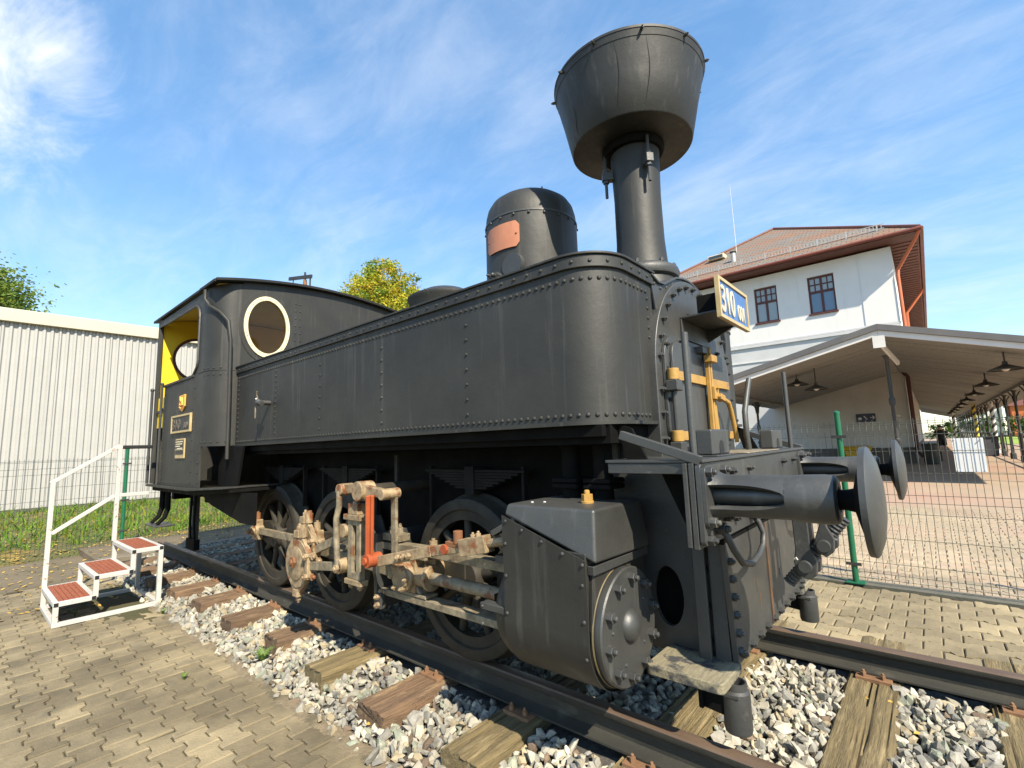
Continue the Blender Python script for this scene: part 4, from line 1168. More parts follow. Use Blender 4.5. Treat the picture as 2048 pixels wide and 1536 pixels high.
for s, nm in ((0, 'side_tank'), (1, 'side_tank')):
    q = (lambda g: g.mirror()) if s else (lambda g: g)
    tk = part(nm, q(tank), 'paint', smooth=50)
    part('top_rim', q(rim), 'paint', tk, .004, 50); part('bottom_lip', q(lip), 'paint', tk, 0, 50)
    part('rivets', q(rv), 'paint', tk, kind='stuff')
    if s == 0:
        tp = part('drain_tap', G().cyl((-2.99, -TY, 1.70), (-2.99, -TY - .09, 1.70), .022, n=10).ball((-2.99, -TY - .10, 1.70), .03).cyl((-3.02, -TY - .10, 1.705), (-2.92, -TY - .10, 1.685), .022, n=8), 'iron', tk, 0, 40)
        part('tap_lever', G().tube([(-3.0, -TY - .1, 1.71), (-3.01, -TY - .11, 1.77), (-2.995, -TY - .115, 1.80)], .006, 6).tube([(-3.03, -TY - .11, 1.67), (-3.03, -TY - .11, 1.56)], .006, 6), 'motion_grey', tp)
        part('tap_bulb', G().ball((-3.035, -TY - .1, 1.735), (.016, .012, .012)), 'white', tp)
    else:
        part('oval_opening', G().prism(ell(.655, 1.93, .045, .10, 20), XF - .01, XF + .003, 'yz'), 'black', tk, 0, 0)
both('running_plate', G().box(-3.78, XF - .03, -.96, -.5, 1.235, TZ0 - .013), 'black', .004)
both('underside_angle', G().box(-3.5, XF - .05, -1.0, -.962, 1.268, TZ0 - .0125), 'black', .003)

# --- boiler, smokebox
part('boiler', G().lathe([(0, .56), (4.1, .56)], (-3.78, 0, 1.60), (1, 0, 0), 48), 'paint')
part('boiler_bands', G().lathe([(0, .575), (.06, .575)], (-2.6, 0, 1.60), (1, 0, 0), 48).lathe([(0, .575), (.06, .575)], (-1.3, 0, 1.60), (1, 0, 0), 48), 'iron')
SBX = .528
sb_o = [(-.585, 1.155)] + list(reversed(arcp(0, 1.60, .585, 0, 180, 40))) + [(.585, 1.155)]
sb_front = part('smokebox', G().prism(sb_o, -.10, SBX, 'yz'), 'paint_front', LO, .006, 50)
band = [(-.52, 2.115), (-.44, 2.092), (-.36, 2.098), (-.28, 2.135), (-.18, 2.178), (-.08, 2.198), (0, 2.203)]
band = band + [(-a, b) for a, b in reversed(band[:-1])]
def offset_band(d): return [(a, b + d) for a, b in band]
part('arch_band', G().prism(offset_band(.012) + list(reversed(offset_band(0))), .40, .515, 'yz'), 'paint_front', sb_front, .002, 60)
ab = list(band) + list(reversed(arcp(0, 1.52, .575, 25, 155, 20)[::-1]))
part('arch_plate', G().prism([(a, b - .0) for a, b in band] + arcp(0, 1.555, .60, 38, 142, 24), .492, .5005, 'yz'), 'paint_front', sb_front, 0, 50)
ar = G()
for a, b in [(band[i][0] * .5 + band[i + 1][0] * .5, band[i][1] * .5 + band[i + 1][1] * .5) for i in range(len(band) - 1)]: ar.rivet((.501, a, b - .022), (1, 0, 0), .011)
part('arch_rivets', ar, 'paint_front', sb_front, kind='stuff')
bl = G()
for k in range(15):
    a = R(8 + 164 * k / 14); bl.bolt((SBX, .545 * math.cos(a), 1.60 + .545 * math.sin(a)), (1, 0, 0), .0155, .018)
for z in (1.50, 1.38, 1.25):
    for s in (-1, 1): bl.bolt((SBX, s * .548, z), (1, 0, 0), .0155, .018)
part('smokebox_bolts', bl, 'iron', sb_front, kind='stuff')
dfr = rrect(-.515, .515, 1.185, 1.80, .13)
door = part('smokebox_door', G().prism(dfr, SBX + .001, SBX + .020, 'yz'), 'paint_front', LO, .004, 50)
part('door_leaf', G().prism(rrect(-.455, -.004, 1.20, 1.765, .08), SBX + .0201, SBX + .036, 'yz'), 'paint_front', door, .004, 50)
part('door_leaf', G().prism(rrect(.004, .455, 1.20, 1.765, .08), SBX + .0201, SBX + .036, 'yz'), 'paint_front', door, .004, 50)
db = G()
for y_, z_ in ((-.487, 1.74), (-.487, 1.45), (.487, 1.74), (.487, 1.45), (-.30, 1.783), (.3, 1.783)): db.bolt((SBX + .02, y_, z_), (1, 0, 0), .012, .014)
part('door_bolts', db, 'iron', door, kind='stuff')
sx = SBX + .0365
for z0, z1 in ((1.552, 1.602), (1.238, 1.285)):
    part('hinge_strap', G().box(sx, sx + .016, -.47, .40, z0, z1), 'brass', door, .003)
    part('hinge_knuckle', G().cyl((sx + .012, -.497, z0 - .004), (sx + .012, -.497, z1 + .004), .030, n=14), 'brass', door, .002)
    part('hinge_block', G().box(SBX + .02, sx + .045, -.535, -.462, z0 - .062, z0 - .006), 'iron', door, .006)
part('hinge_pin', G().cyl((sx + .012, -.497, 1.16), (sx + .012, -.497, 1.64), .014, n=10), 'iron', door)
hx = sx + .017
part('locking_bar', G().box(hx, hx + .022, -.03, -.008, 1.245, 1.735).box(hx, hx + .022, .006, .026, 1.245, 1.735), 'brass', door, .003)
part('locking_block', G().box(hx - .002, hx + .05, -.045, .045, 1.685, 1.728).box(hx + .005, hx + .03, -.008, .010, 1.735, 1.775), 'brass', door, .006)
part('locking_bracket', G().box(SBX + .02, hx + .02, -.10, -.02, 1.735, 1.775), 'iron', door, .004)
part('door_handle', G().box(hx + .023, hx + .04, -.015, .055, 1.47, 1.545).tube([(hx + .035, .04, 1.49), (hx + .045, .12, 1.472), (hx + .05, .18, 1.455), (hx + .05, .215, 1.41), (hx + .05, .25, 1.33), (hx + .05, .285, 1.235)], .014, 10)
     .bar((hx + .035, .045, 1.49), (hx + .04, .105, 1.475), .04, .035).box(hx + .04, hx + .06, .268, .30, 1.215, 1.245), 'brass', door, .003, 40)
part('handle_bolts', G().bolt((hx + .04, .015, 1.535), (1, 0, 0), .012).bolt((hx + .04, .028, 1.485), (1, 0, 0), .012), 'brass', door)
part('latch_lever', G().prism([(.03, 1.50), (.058, 1.50), (.092, 1.24), (.045, 1.24)], hx + .005, hx + .018, 'yz'), 'brass', door, .003)
# lamp shelf and number plate
sh_ = part('lamp_bracket', G().box(SBX + .001, .735, -.225, .235, 1.925, 1.938).box(SBX + .001, SBX + .012, -.225, .235, 1.81, 1.924).prism([(SBX + .001, 1.924), (.70, 1.924), (SBX + .001, 1.84)], .20, .212, 'xz'), 'iron', LO, .003)
part('lamp_box', G().box(.60, .742, -.14, .20, 1.939, 2.06), 'black', sh_, .006)
npl = part('front_number_plate', G().box(.750, .765, -.262, .245, 1.895, 2.100), 'plate_blue', LO, .003)
part('plate_border', G().prism(rect(-.275, .258, 1.882, 2.113), .748, .773, 'yz', [rect(-.255, .238, 1.902, 2.093)]), 'plate_frame', npl, .002)
def digits(txt, size, ext, M, m, parent, name):
    me = text_mesh(txt, size, ext); me.transform(M); me.materials.clear(); me.materials.append(MATS[m])
    o = bpy.data.objects.new(name, me); return finish(o, parent)
def MX(o, xaxis, yaxis, sx_=1):
    xa, ya = Vector(xaxis), Vector(yaxis); za = xa.normalized().cross(ya.normalized())
    M = Matrix((xa * sx_, ya, za)).transposed().to_4x4(); M.translation = Vector(o); return M
digits('310', .215, .003, MX((.7665, -.240, 1.922), (0, 1, 0), (0, 0, 1), .74), 'digit', npl, 'raised_number_310')
digits('001', .132, .003, MX((.7665, .052, 1.922), (0, 1, 0), (0, 0, 1), .72), 'digit', npl, 'raised_number_001')

# --- chimney
chx = .222
ch = part('chimney', G().lathe([(0, .19), (.02, .188), (.09, .176), (.18, .163), (.32, .154), (.62, .151), (.85, .158), (1.02, .165)], (chx, 0, 2.22), (0, 0, 1), 48), 'paint', LO, 0, 40)
part('chimney_base_ring', G().lathe([(0, .16), (.0, .20), (.012, .222), (.04, .232), (.068, .224), (.085, .20), (.09, .16)], (chx, 0, 2.262), (0, 0, 1), 48), 'iron', ch, 0, 40)
part('saddle', G().lathe([(0, .30), (.05, .22), (.14, .20)], (chx, 0, 2.13), (0, 0, 1), 48), 'paint', ch, 0, 40)
cb = G()
for k in range(8): cb.bolt((chx + .198 * math.cos(k * .785 + .3), .198 * math.sin(k * .785 + .3), 2.347), (0, 0, 1), .014)
part('base_bolts', cb, 'iron', ch, kind='stuff')
cpx = .203
def cap_prof():
    return [(0, .17), (0, .24), (.0, .392), (.006, .398), (.24, .448), (.46, .500), (.462, .506), (.478, .506), (.48, .48), (.42, .20), (.42, .10)]
cap = part('spark_arrester_cap', G().lathe(cap_prof(), (cpx, 0, 3.212), (0, 0, 1), 72, False), 'paint', LO, 0, 34)
part('top_hoop', G().lathe([(0, .4905), (.001, .4935), (.05, .5048), (.051, .50)], (cpx, 0, 3.632), (0, 0, 1), 72, False), 'paint', cap, 0, 40)
part('collar', G().lathe([(0, .16), (0, .192), (.02, .205), (.045, .205), (.05, .17)], (cpx + .01, 0, 3.158), (0, 0, 1), 48, False), 'black', cap, 0, 40)
rb = G()
for k in range(11):
    a = 2 * math.pi * k / 11 + .22; d = Vector((math.cos(a), math.sin(a), 0)); rb.bolt(Vector((cpx, 0, 3.662)) + d * .507, d, .010, .016)
part('hoop_bolts', rb, 'iron', cap, kind='stuff')
sm = G()
for a0, zz in ((-2.05, (.03, .22)), (-1.25, (.05, .445)), (-.85, (.06, .44))):
    pts = []
    for i in range(9):
        t = i / 8; z_ = zz[0] + (zz[1] - zz[0]) * t; r_ = .398 + (z_ / .46) * .102 + .0005
        a = a0 + .03 * math.sin(5 * t + a0); pts.append((cpx + r_ * math.cos(a), r_ * math.sin(a), 3.212 + z_))
    sm.tube(pts, [.0004 + .0012 * math.sin(math.pi * min(1, i / 8 + .1)) for i in range(9)], 5)
part('split_seam', sm, 'cap_black', cap, 0, 40)
for a in (R(-142), R(-40), R(90)):
    d = Vector((math.cos(a), math.sin(a), 0)); c = Vector((chx, 0, 0))
    lug = part('clamp_lug', G().bar(c + d * .15 + V(0, 0, 3.02), c + d * .225 + V(0, 0, 3.02), .05, .06), 'iron', cap, .006)
    part('clamp_bolt', G().cyl(c + d * .20 + V(0, 0, 2.87), c + d * .20 + V(0, 0, 3.18), .0105, n=8).bolt(c + d * .20 + V(0, 0, 3.05), (0, 0, 1), .02).cyl(c + d * .2 + V(0, 0, 2.972), c + d * .2 + V(0, 0, 2.992), .02, n=6), 'iron', lug)

# --- steam dome
dx = -.69
dome = part('steam_dome', G().lathe([(0, .372), (.1, .363), (.55, .360), (.78, .360), (.80, .359), (.86, .353), (.92, .338), (.97, .308), (1.005, .262), (1.022, .205), (1.030, .17), (1.032, .0)], (dx, 0, 2.145), (0, 0, 1), 64, False), 'paint', LO, 0, 40)
part('dome_seam', G().lathe([(0, .360), (0, .3645), (.014, .3645), (.014, .358)], (dx, 0, 2.925), (0, 0, 1), 64, False), 'iron', dome)
part('dome_lid_edge', G().lathe([(0, .165), (.0, .185), (.012, .185), (.016, .165)], (dx, 0, 3.172), (0, 0, 1), 48, False), 'iron', dome)
part('dome_stud', G().lathe([(0, .03), (.02, .02), (.06, .014), (.08, .01)], (dx - .05, -.06, 3.175), (0, 0, 1), 10).tube([(dx + .18, -.08, 3.15), (dx + .185, -.08, 3.20)], .006, 6), 'motion_grey', dome)
dr = G()
for k in range(20):
    a = 2 * math.pi * k / 20; dr.rivet((dx + .364 * math.cos(a), .364 * math.sin(a), 2.91), (math.cos(a), math.sin(a), 0), .011)
part('dome_rivets', dr, 'iron', dome, kind='stuff')
g = G(); vs = []; fs = []; na, nz = 12, 6
ac = math.atan2(-.30, .02); 
for layer, rr_ in ((0, .364), (1, .372)):
    for i in range(na + 1):
        for j in range(nz + 1):
            u, w = i / na, j / nz
            cut = .0
            a = R(-90) + (u - .5) * .86; z_ = 2.66 + .195 * w
            if (i in (0, na)) and (j in (0, nz)): a = R(-90) + (u - .5) * .80; z_ += .018 if j == 0 else -.018
            vs.append((dx + rr_ * math.cos(a), rr_ * math.sin(a), z_))
K = (na + 1) * (nz + 1)
for i in range(na):
    for j in range(nz):
        q = i * (nz + 1) + j
        fs.append((q, q + nz + 1, q + nz + 2, q + 1)); fs.append((K + q, K + q + 1, K + q + nz + 2, K + q + nz + 1))
edge = [i * (nz + 1) for i in range(na + 1)] + [na * (nz + 1) + j for j in range(1, nz + 1)] + [i * (nz + 1) + nz for i in range(na - 1, -1, -1)] + [j for j in range(nz - 1, 0, -1)]
for a, b in zip(edge, edge[1:] + edge[:1]): fs.append((a, b, b + K, a + K))
part('makers_plate', G().put(vs, fs), 'copper', dome, 0, 40, 'copper-coloured plate on the steam dome')
ps = G()
for a in (R(-111), R(-69)): ps.rivet((dx + .373 * math.cos(a), .373 * math.sin(a), 2.757), (math.cos(a), math.sin(a), 0), .008)
part('plate_screws', ps, 'rusty', dome, kind='stuff')
part('dome_flange_cover', G().cyl((dx + .10, -.33, 2.52), (dx + .10, -.372, 2.52), .09, n=24).bolt((dx - .02, -.36, 2.46), (0, -1, 0), .03, .06).bolt((dx - .09, -.35, 2.48), (0, -1, 0), .02, .05), 'iron', dome)
part('sand_dome', G().lathe([(0, .33), (.34, .33), (.36, .345), (.385, .345), (.40, .32), (.46, .20), (.48, .0)], (-1.72, 0, 2.21), (0, 0, 1), 40, False), 'paint', LO, 0, 40)

# --- cab
CS, CXR, CZF, SILL, CTOP = 1.25, -5.90, .92, 2.09, 2.975
cab = part('cab', G().box(CXR, -4.0, -CS + .03, CS - .03, CZF - .03, CZF), 'black', LO, .004)   # floor
def side_poly():
    o = [(-5.47, CZF + .001), (-4.06, CZF + .001), (-4.06, 1.26)] + [(-4.055, 1.30), (-4.05, TZ0)] + [(-4.05, CTOP)] + [(-5.86, CTOP), (-5.86, 2.90)]
    # window opening: open towards the doorway
    o += [(-5.55, 2.895), (-4.42, 2.88)] + arcp(-4.40, 2.72, .16, 90, 0, 6) + [(-4.24, 2.25)] + arcp(-4.34, 2.25, .10, 0, -60, 4) + [(-4.40, SILL), (-5.47, SILL)]
    return o
sp_ = part('cab_side', G().prism(side_poly(), -CS, -CS + .012, 'xz'), 'paint', cab, 0, 30)
part('cab_side', G().prism(side_poly(), CS - .012, CS, 'xz'), 'paint', cab, 0, 30)
part('cab_side_lining', G().prism([(-5.46, 1.62), (-4.06, 1.62), (-4.06, 2.05), (-5.46, 2.05)], -CS + .0125, -CS + .02, 'xz').prism([(-5.46, 1.62), (-4.06, 1.62), (-4.06, 2.05), (-5.46, 2.05)], CS - .02, CS - .0125, 'xz'), 'yellow_cab', cab, 0, 0)
part('cab_far_lining', G().prism([(-4.25, 2.09), (-4.06, 2.09), (-4.06, 2.95), (-4.25, 2.95)], CS - .02, CS - .0125, 'xz'), 'yellow_cab', cab, 0, 0)
# rounded front corners and bulkhead
cr_ = .25
def corner(s):
    g = G(); vs = []; fs = []; n = 10
    for i in range(n + 1):
        a = R(-90 + 90 * i / n)
        for r_ in (cr_, cr_ - .012):
            x, y = -4.05 + r_ * math.cos(a), -1.0 + r_ * math.sin(a)
            for z_ in (TZ0 - .002, 3.0 + .03 * i / n): vs.append((x, y * s, z_))
    for i in range(n):
        o = i * 4
        fs += [(o, o + 4, o + 5, o + 1), (o + 2, o + 3, o + 7, o + 6), (o, o + 2, o + 6, o + 4), (o + 1, o + 5, o + 7, o + 3)]
    return g.put(vs, fs)
for s in (1, -1): part('cab_corner', corner(s), 'paint', cab, 0, 60)
arch = lambda y: 2.985 + .155 * (1 - (y / 1.3) ** 2)
bulk = [(-.999, TZ0)] + [(-.999 + 1.998 * i / 24, arch(-.999 + 1.998 * i / 24) + .002) for i in range(25)] + [(.999, TZ0)]
WC = (-.745, 2.605)
part('cab_front', G().prism(bulk, XC - .012, XC, 'yz', [ell(WC[0], WC[1], .205, .30), ell(-WC[0], WC[1], .205, .30)]), 'paint', cab, 0, 0)
part('cab_front_lining', G().prism([(a, b) for a, b in [(-.98, 1.7)] + [(-.98 + 1.96 * i / 12, arch(-.98 + 1.96 * i / 12) - .06) for i in range(13)] + [(.98, 1.7)]], XC - .02, XC - .0125, 'yz', [ell(WC[0], WC[1], .21, .305), ell(-WC[0], WC[1], .21, .305)]), 'cab_ceiling', cab, 0, 0)
for s in (1, -1):
    wf = part('window_frame', G().prism(ell(s * WC[0], WC[1], .240, .340, 48), XC + .001, XC + .022, 'yz', [ell(s * WC[0], WC[1], .200, .292, 48)]), 'cream', cab, .003, 40, 'cream oval window surround on the cab front')
    part('outer_ring', G().prism(ell(s * WC[0], WC[1], .285, .40, 48), XC + .0005, XC + .008, 'yz', [ell(s * WC[0], WC[1], .242, .342, 48)]), 'paint', wf, .002, 40)
    part('pane', G().put([(XC - .006, a, b) for a, b in ell(s * WC[0], WC[1], .204, .298, 40)], [tuple(range(40))]), 'cab_glass', wf, 0, 0)
    fb = G()
    for k in range(16):
        a = 2 * math.pi * k / 16; fb.rivet((XC + .022, s * WC[0] + .22 * math.cos(a), WC[1] + .316 * math.sin(a)), (1, 0, 0), .007)
    part('frame_screws', fb, 'plate_frame', wf, kind='stuff')
# rear wall with two round windows
rw = [(-1.22, CZF), (-1.22, 2.95)] + [(-1.2 + 2.4 * i / 12, arch(-1.2 + 2.4 * i / 12) + .002) for i in range(13)] + [(1.22, 2.95), (1.22, CZF)]
RWc = (-.79, 2.53)
part('cab_rear', G().prism(rw, CXR - .02, CXR, 'yz', [ell(RWc[0], RWc[1], .275, .275), ell(-RWc[0], RWc[1], .275, .275)]), 'paint', cab, 0, 0)
part('cab_rear_lining', G().prism([(-1.20, 1.62), (-1.20, 2.93)] + [(-1.18 + 2.36 * i / 12, arch(-1.18 + 2.36 * i / 12) - .006) for i in range(13)] + [(1.20, 2.93), (1.20, 1.62)], CXR + .001, CXR + .008, 'yz', [ell(RWc[0], RWc[1], .28, .28), ell(-RWc[0], RWc[1], .28, .28)]), 'yellow_cab', cab, 0, 0)
for s in (1, -1):
    part('rear_window_ring', G().prism(ell(s * RWc[0], RWc[1], .30, .30), CXR + .0085, CXR + .02, 'yz', [ell(s * RWc[0], RWc[1], .265, .265)]), 'win_frame', cab, .002, 40)
part('door_gate', G().box(-5.86, -5.50, -CS + .03, -CS + .04, 1.62, 1.98).box(-5.86, -5.50, -CS + .028, -CS + .045, 1.60, 1.63), 'yellow_cab', cab, .004)
part('gate_latch', G().bar((-5.84, -CS + .015, 1.80), (-5.5, -CS + .015, 1.80), .015, .03).ball((-5.5, -CS + .01, 1.82), .02), 'dark_iron', cab, .003)
part('rear_door_jamb', G().box(CXR - .02, -5.86, -CS, -CS + .04, CZF, CTOP), 'paint', cab, .004)
rfv = G(); ny_ = 28; vs = []; fs = []
for xx in (-6.08, -3.73):
    for j in range(ny_ + 1):
        y = -1.275 + 2.55 * j / ny_; z_ = arch(y) + .005
        vs += [(xx, y, z_), (xx, y, z_ + .030)]
S_ = 2 * (ny_ + 1)
for j in range(ny_):
    a = 2 * j; fs += [(a, a + 2, a + S_ + 2, a + S_), (a + 1, a + S_ + 1, a + S_ + 3, a + 3), (a, a + 1, a + 3, a + 2), (a + S_, a + S_ + 2, a + S_ + 3, a + S_ + 1)]
fs += [(0, S_, S_ + 1, 1), (S_ - 2, S_ - 1, 2 * S_ - 1, 2 * S_ - 2)]
roof_ = part('cab_roof', rfv.put(vs, fs), 'roof_black', cab, .004, 40)
cl = G(); vs = []; fs = []
for xx in (-5.88, -3.83):
    for j in range(ny_ + 1):
        y = -1.22 + 2.44 * j / ny_; vs.append((xx, y, arch(y) - .004))
for j in range(ny_): fs.append((j, j + 1, j + ny_ + 2, j + ny_ + 1))
part('cab_ceiling', cl.put(vs, fs), 'cab_ceiling', cab, 0, 40)
part('roof_gutter', G().box(-4.2, -3.75, -1.29, -1.27, 2.985, 3.015), 'roof_black', roof_, .003)
part('roof_hook', G().tube([(-3.95, -.70, 3.08), (-3.95, -.70, 3.15), (-3.95, -.66, 3.18), (-3.95, -.60, 3.16)], .011, 8), 'iron', roof_)
wh = part('whistle', G().lathe([(0, .04), (.03, .04), (.04, .05), (.22, .05), (.24, .03), (.34, .02)], (-4.40, -.05, 3.13), (0, 0, 1), 16), 'rusty', roof_)
part('whistle_lever', G().bar((-4.86, -.05, 3.60), (-4.22, -.05, 3.47), .02, .045).tube([(-4.40, -.05, 3.45), (-4.40, -.05, 3.57)], .014, 6).tube([(-4.26, -.05, 3.48), (-4.26, -.05, 3.20)], .011, 6).tube([(-4.74, -.05, 3.58), (-4.74, -.05, 3.14)], .007, 6), 'dark_iron', wh)
# trim, rivets and pipe
part('sill_rail', G().box(-5.48, -4.36, -CS - .015, -CS + .02, SILL - .01, SILL + .02), 'paint', cab, .006)
wr = [(-5.55, 2.885), (-4.42, 2.87)] + arcp(-4.40, 2.72, .15, 90, 0, 6) + [(-4.25, 2.25)] + arcp(-4.35, 2.25, .10, 0, -60, 4) + [(-4.40, SILL + .005)]
part('window_bead', G().tube([(x, -CS - .006, z_) for x, z_ in wr], .013, 8), 'iron', cab)
part('cab_seam', G().tube([(-4.24, -CS - .001, 2.105)] + [(-4.05 + .251 * math.cos(R(a)), -1.0 + .251 * math.sin(R(a)), 2.105) for a in range(-90, -9, 10)], .004, 6), 'paint', cab)
part('handrail_pipe', G().tube([(-4.02, -1.285, 2.96), (-4.02, -1.285, 2.86), (-3.96, -1.26, 2.78), (-3.83, -1.20, 2.70), (-3.76, -1.14, 2.60), (-3.74, -1.12, 2.40), (-3.73, -1.115, 1.8), (-3.72, -1.115, 1.20)], .018, 10), 'paint', cab, 0, 60)
cv = G()
def colr(x, z0, z1, st_, y=-CS):
    z_ = z0
    while z_ <= z1: cv.rivet((x, y, z_), (0, -1, 0), .0115); z_ += st_
colr(-5.43, 1.0, 2.05, .09); colr(-4.33, .97, 2.02, .11); colr(-4.12, .97, 1.28, .10)
for x in np.arange(-5.40, -4.2, .055): cv.rivet((x, -CS, CZF + .03), (0, -1, 0), .008)
for x in np.arange(-4.98, -4.4, .20): cv.rivet((x, -CS, 1.745), (0, -1, 0), .0105)
for a in np.arange(-88, -8, 16):
    d = Vector((math.cos(R(a)), math.sin(R(a)), 0)); o = Vector((-4.05, -1.0, 0)) + d * .25
    for z_ in (1.375, 2.13, 2.06): cv.rivet(o + V(0, 0, z_), d, .0115)
for z_ in np.arange(2.25, 3.0, .085):
    for y in (-.435, -.385): cv.rivet((XC, y, z_), (1, 0, 0), .0105)
for t in np.linspace(0, 1, 12):
    cv.rivet((-4.30 + .06 * t, -CS, 2.16 + .6 * t), (0, -1, 0), .009)
part('cab_rivets', cv, 'paint', cab, kind='stuff')
# cab plates
cp_ = part('cab_number_plate', G().box(-5.03, -4.37, -CS - .016, -CS - .001, 1.515, 1.685), 'plate_black', cab, .003)
part('plate_border', G().prism(rect(-5.045, -4.355, 1.50, 1.70), -CS - .023, -CS - .002, 'xz', [rect(-5.015, -4.385, 1.522, 1.678)]), 'plate_frame', cp_, .003)
digits('310', .160, .002, MX((-5.0, -CS - .018, 1.542), (1, 0, 0), (0, 0, 1), 1.25), 'digit_dark', cp_, 'raised_number_310')
digits('001', .10, .002, MX((-4.58, -CS - .018, 1.542), (1, 0, 0), (0, 0, 1), 1.05), 'digit_dark', cp_, 'raised_number_001')
dpl = part('data_plate', G().box(-4.86, -4.54, -CS - .014, -CS - .001, 1.22, 1.435), 'plate_frame', cab, .004)
part('data_plate_field', G().box(-4.835, -4.565, -CS - .018, -CS - .0145, 1.265, 1.42), 'plate_black', dpl)
lt = G()
for k, (a, b) in enumerate(((0, .22), (.01, .20), (0, .12), (.05, .21))):
    lt.box(-4.82 + a, -4.82 + b + .02, -CS - .0215, -CS - .0185, 1.395 - k * .024, 1.407 - k * .024)
lt.box(-4.833, -4.567, -CS - .0215, -CS - .0185, 1.312, 1.318)
part('data_plate_lines', lt, 'cream', dpl)
cs_ = [(-4.80, 1.915), (-4.60, 1.92), (-4.605, 1.79), (-4.64, 1.755), (-4.70, 1.735), (-4.76, 1.755), (-4.795, 1.79)]
cst = part('coat_of_arms', G().prism(cs_, -CS - .018, -CS - .001, 'xz'), 'crest_gold', cab, .004, 30, 'small red and gold shield-shaped badge on the cab side')
part('badge_field', G().prism([(-4.70 + (x + 4.70) * .84, 1.83 + (z_ - 1.83) * .84) for x, z_ in cs_], -CS - .021, -CS - .0185, 'xz'), 'crest_red', cst)
part('badge_relief', G().tube([(-4.755, -CS - .022, 1.87), (-4.72, -CS - .024, 1.89), (-4.70, -CS - .024, 1.85), (-4.73, -CS - .024, 1.82), (-4.69, -CS - .024, 1.80), (-4.66, -CS - .024, 1.83)], .010, 6).tube([(-4.65, -CS - .024, 1.89), (-4.635, -CS - .024, 1.80)], .012, 6).tube([(-4.74, -CS - .024, 1.785), (-4.69, -CS - .024, 1.77)], .009, 6), 'crest_gold', cst)
# floor edge, valance, steps
part('footplate_edge', G().prism([(-5.92, CZF - .005), (-5.92, CZF - .03), (-4.3, CZF - .035), (-3.3, CZF + .015), (-3.3, CZF + .03), (-4.05, CZF - .0005)], -CS - .04, CS + .04, 'xz'), 'paint', cab, .004)
part('floor_beam', G().prism([(-5.90, CZF - .036), (-5.90, CZF - .085), (-4.3, CZF - .085), (-3.3, CZF - .02), (-3.3, CZF + .01), (-4.3, CZF - .04)], -CS + .03, CS - .03, 'xz'), 'black', cab)
both('valance', G().prism([(-4.45, CZF - .075), (-3.0, CZF - .02), (-3.0, .62), (-3.3, .62), (-4.1, .74)], -1.12, -1.10, 'xz'), 'black', 0, cab)
both('cab_lower_front', G().prism([(-4.05, CZF), (-3.55, CZF), (-3.42, 1.32), (-4.05, TZ0)], -1.08, -1.06, 'xz'), 'black', 0, cab)
both('handrail_post', G().cyl((-5.46, -CS - .03, CZF), (-5.46, -CS - .03, 2.12), .014, n=10).cyl((-5.90, -CS - .03, CZF), (-5.90, -CS - .03, 2.08), .016, n=10).ball((-5.90, -CS - .03, 2.09), .024).ball((-5.46, -CS - .03, 2.12), .02), 'iron', 0, cab)
for s in (1, -1):
    cs2 = part('cab_step', G().box(-5.78, -5.34, min(s * -1.30, s * -1.10), max(s * -1.30, s * -1.10), .43, .448), 'iron', LO, .006)
    for xx in (-5.68, -5.44):
        h_ = G().tube([(xx, -1.16, CZF - .06), (xx, -1.16, .62), (xx + .01, -1.19, .53), (xx, -1.26, .455)], [.030, .030, .026, .02], 8)
        part('step_hanger', h_ if s == 1 else h_.mirror(), 'black', cs2)
both('rear_guard_iron', G().box(-5.93, -5.78, -.80, -.72, .17, .90).box(-5.84, -5.76, -.83, -.79, .60, .66).box(-5.84, -5.77, -.83, -.79, .30, .34), 'iron', .008)
both('sand_pipe', G().tube([(-5.30, -.95, .88), (-5.33, -.95, .45), (-5.36, -.93, .26)], .013, 6).tube([(-5.15, -.95, .88), (-5.18, -.95, .45), (-5.2, -.93, .26)], .013, 6).box(-5.42, -5.12, -.96, -.90, .14, .26), 'black', 0)
part('backhead', G().lathe([(0, .0), (.02, .40), (.06, .52), (.35, .56)], (-4.30, .12, 1.80), (1, 0, 0), 32), 'backhead', cab)
part('cab_bunker', G().box(-5.85, -4.2, .55, 1.22, CZF, 1.60), 'black', cab, .01)

# --- frames and what hangs between them
fr_holes = [ell(.525, .515, .072, .135, 24)]
fpoly = [(-5.95, 1.05), (-5.95, .62), (-4.35, .60), (-4.0, .30), (-3.75, .24), (-3.55, .45), (.10, .45), (.26, .27), (.78, .27), (.78, 1.148), (.30, 1.148), (.30, 1.23), (-5.0, 1.23)]
both('frame_plate', G().prism([(-5.95, 1.05), (-5.95, .62), (-4.35, .60), (-4.0, .30), (-3.75, .24), (-3.55, .45), (.10, .45), (.20, .45), (.20, 1.23), (-5.0, 1.23)], -.62, -.595, 'xz'), 'black', 0)  # rear length coloured black to paint in the shade behind the wheels
both('front_frame_plate', G().prism([(.2005, .45), (.26, .27), (.78, .27), (.78, 1.148), (.30, 1.148), (.30, 1.23), (.2005, 1.23)], -.6205, -.596, 'xz', fr_holes), 'iron', 0)  # front length of the same plate, lighter colour for its sunlit look
part('ashpan_dark_fill', G().box(-3.95, -2.55, -.55, .55, .42, 1.25), 'black', LO, .01)  # solid black box added so no light passes between the frames
part('saddle_dark_fill', G().box(.28, .74, -.50, .50, .33, 1.14), 'black', LO, .01)  # black backing box added to make the frame hole look dark inside
part('frame_dark_fill', G().box(-2.5, .25, -.56, .56, .62, 1.20), 'black', LO, .01)  # long black filler, added to keep the space behind the wheels dark
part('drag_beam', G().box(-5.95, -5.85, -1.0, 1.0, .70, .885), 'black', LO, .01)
fb_ = G()
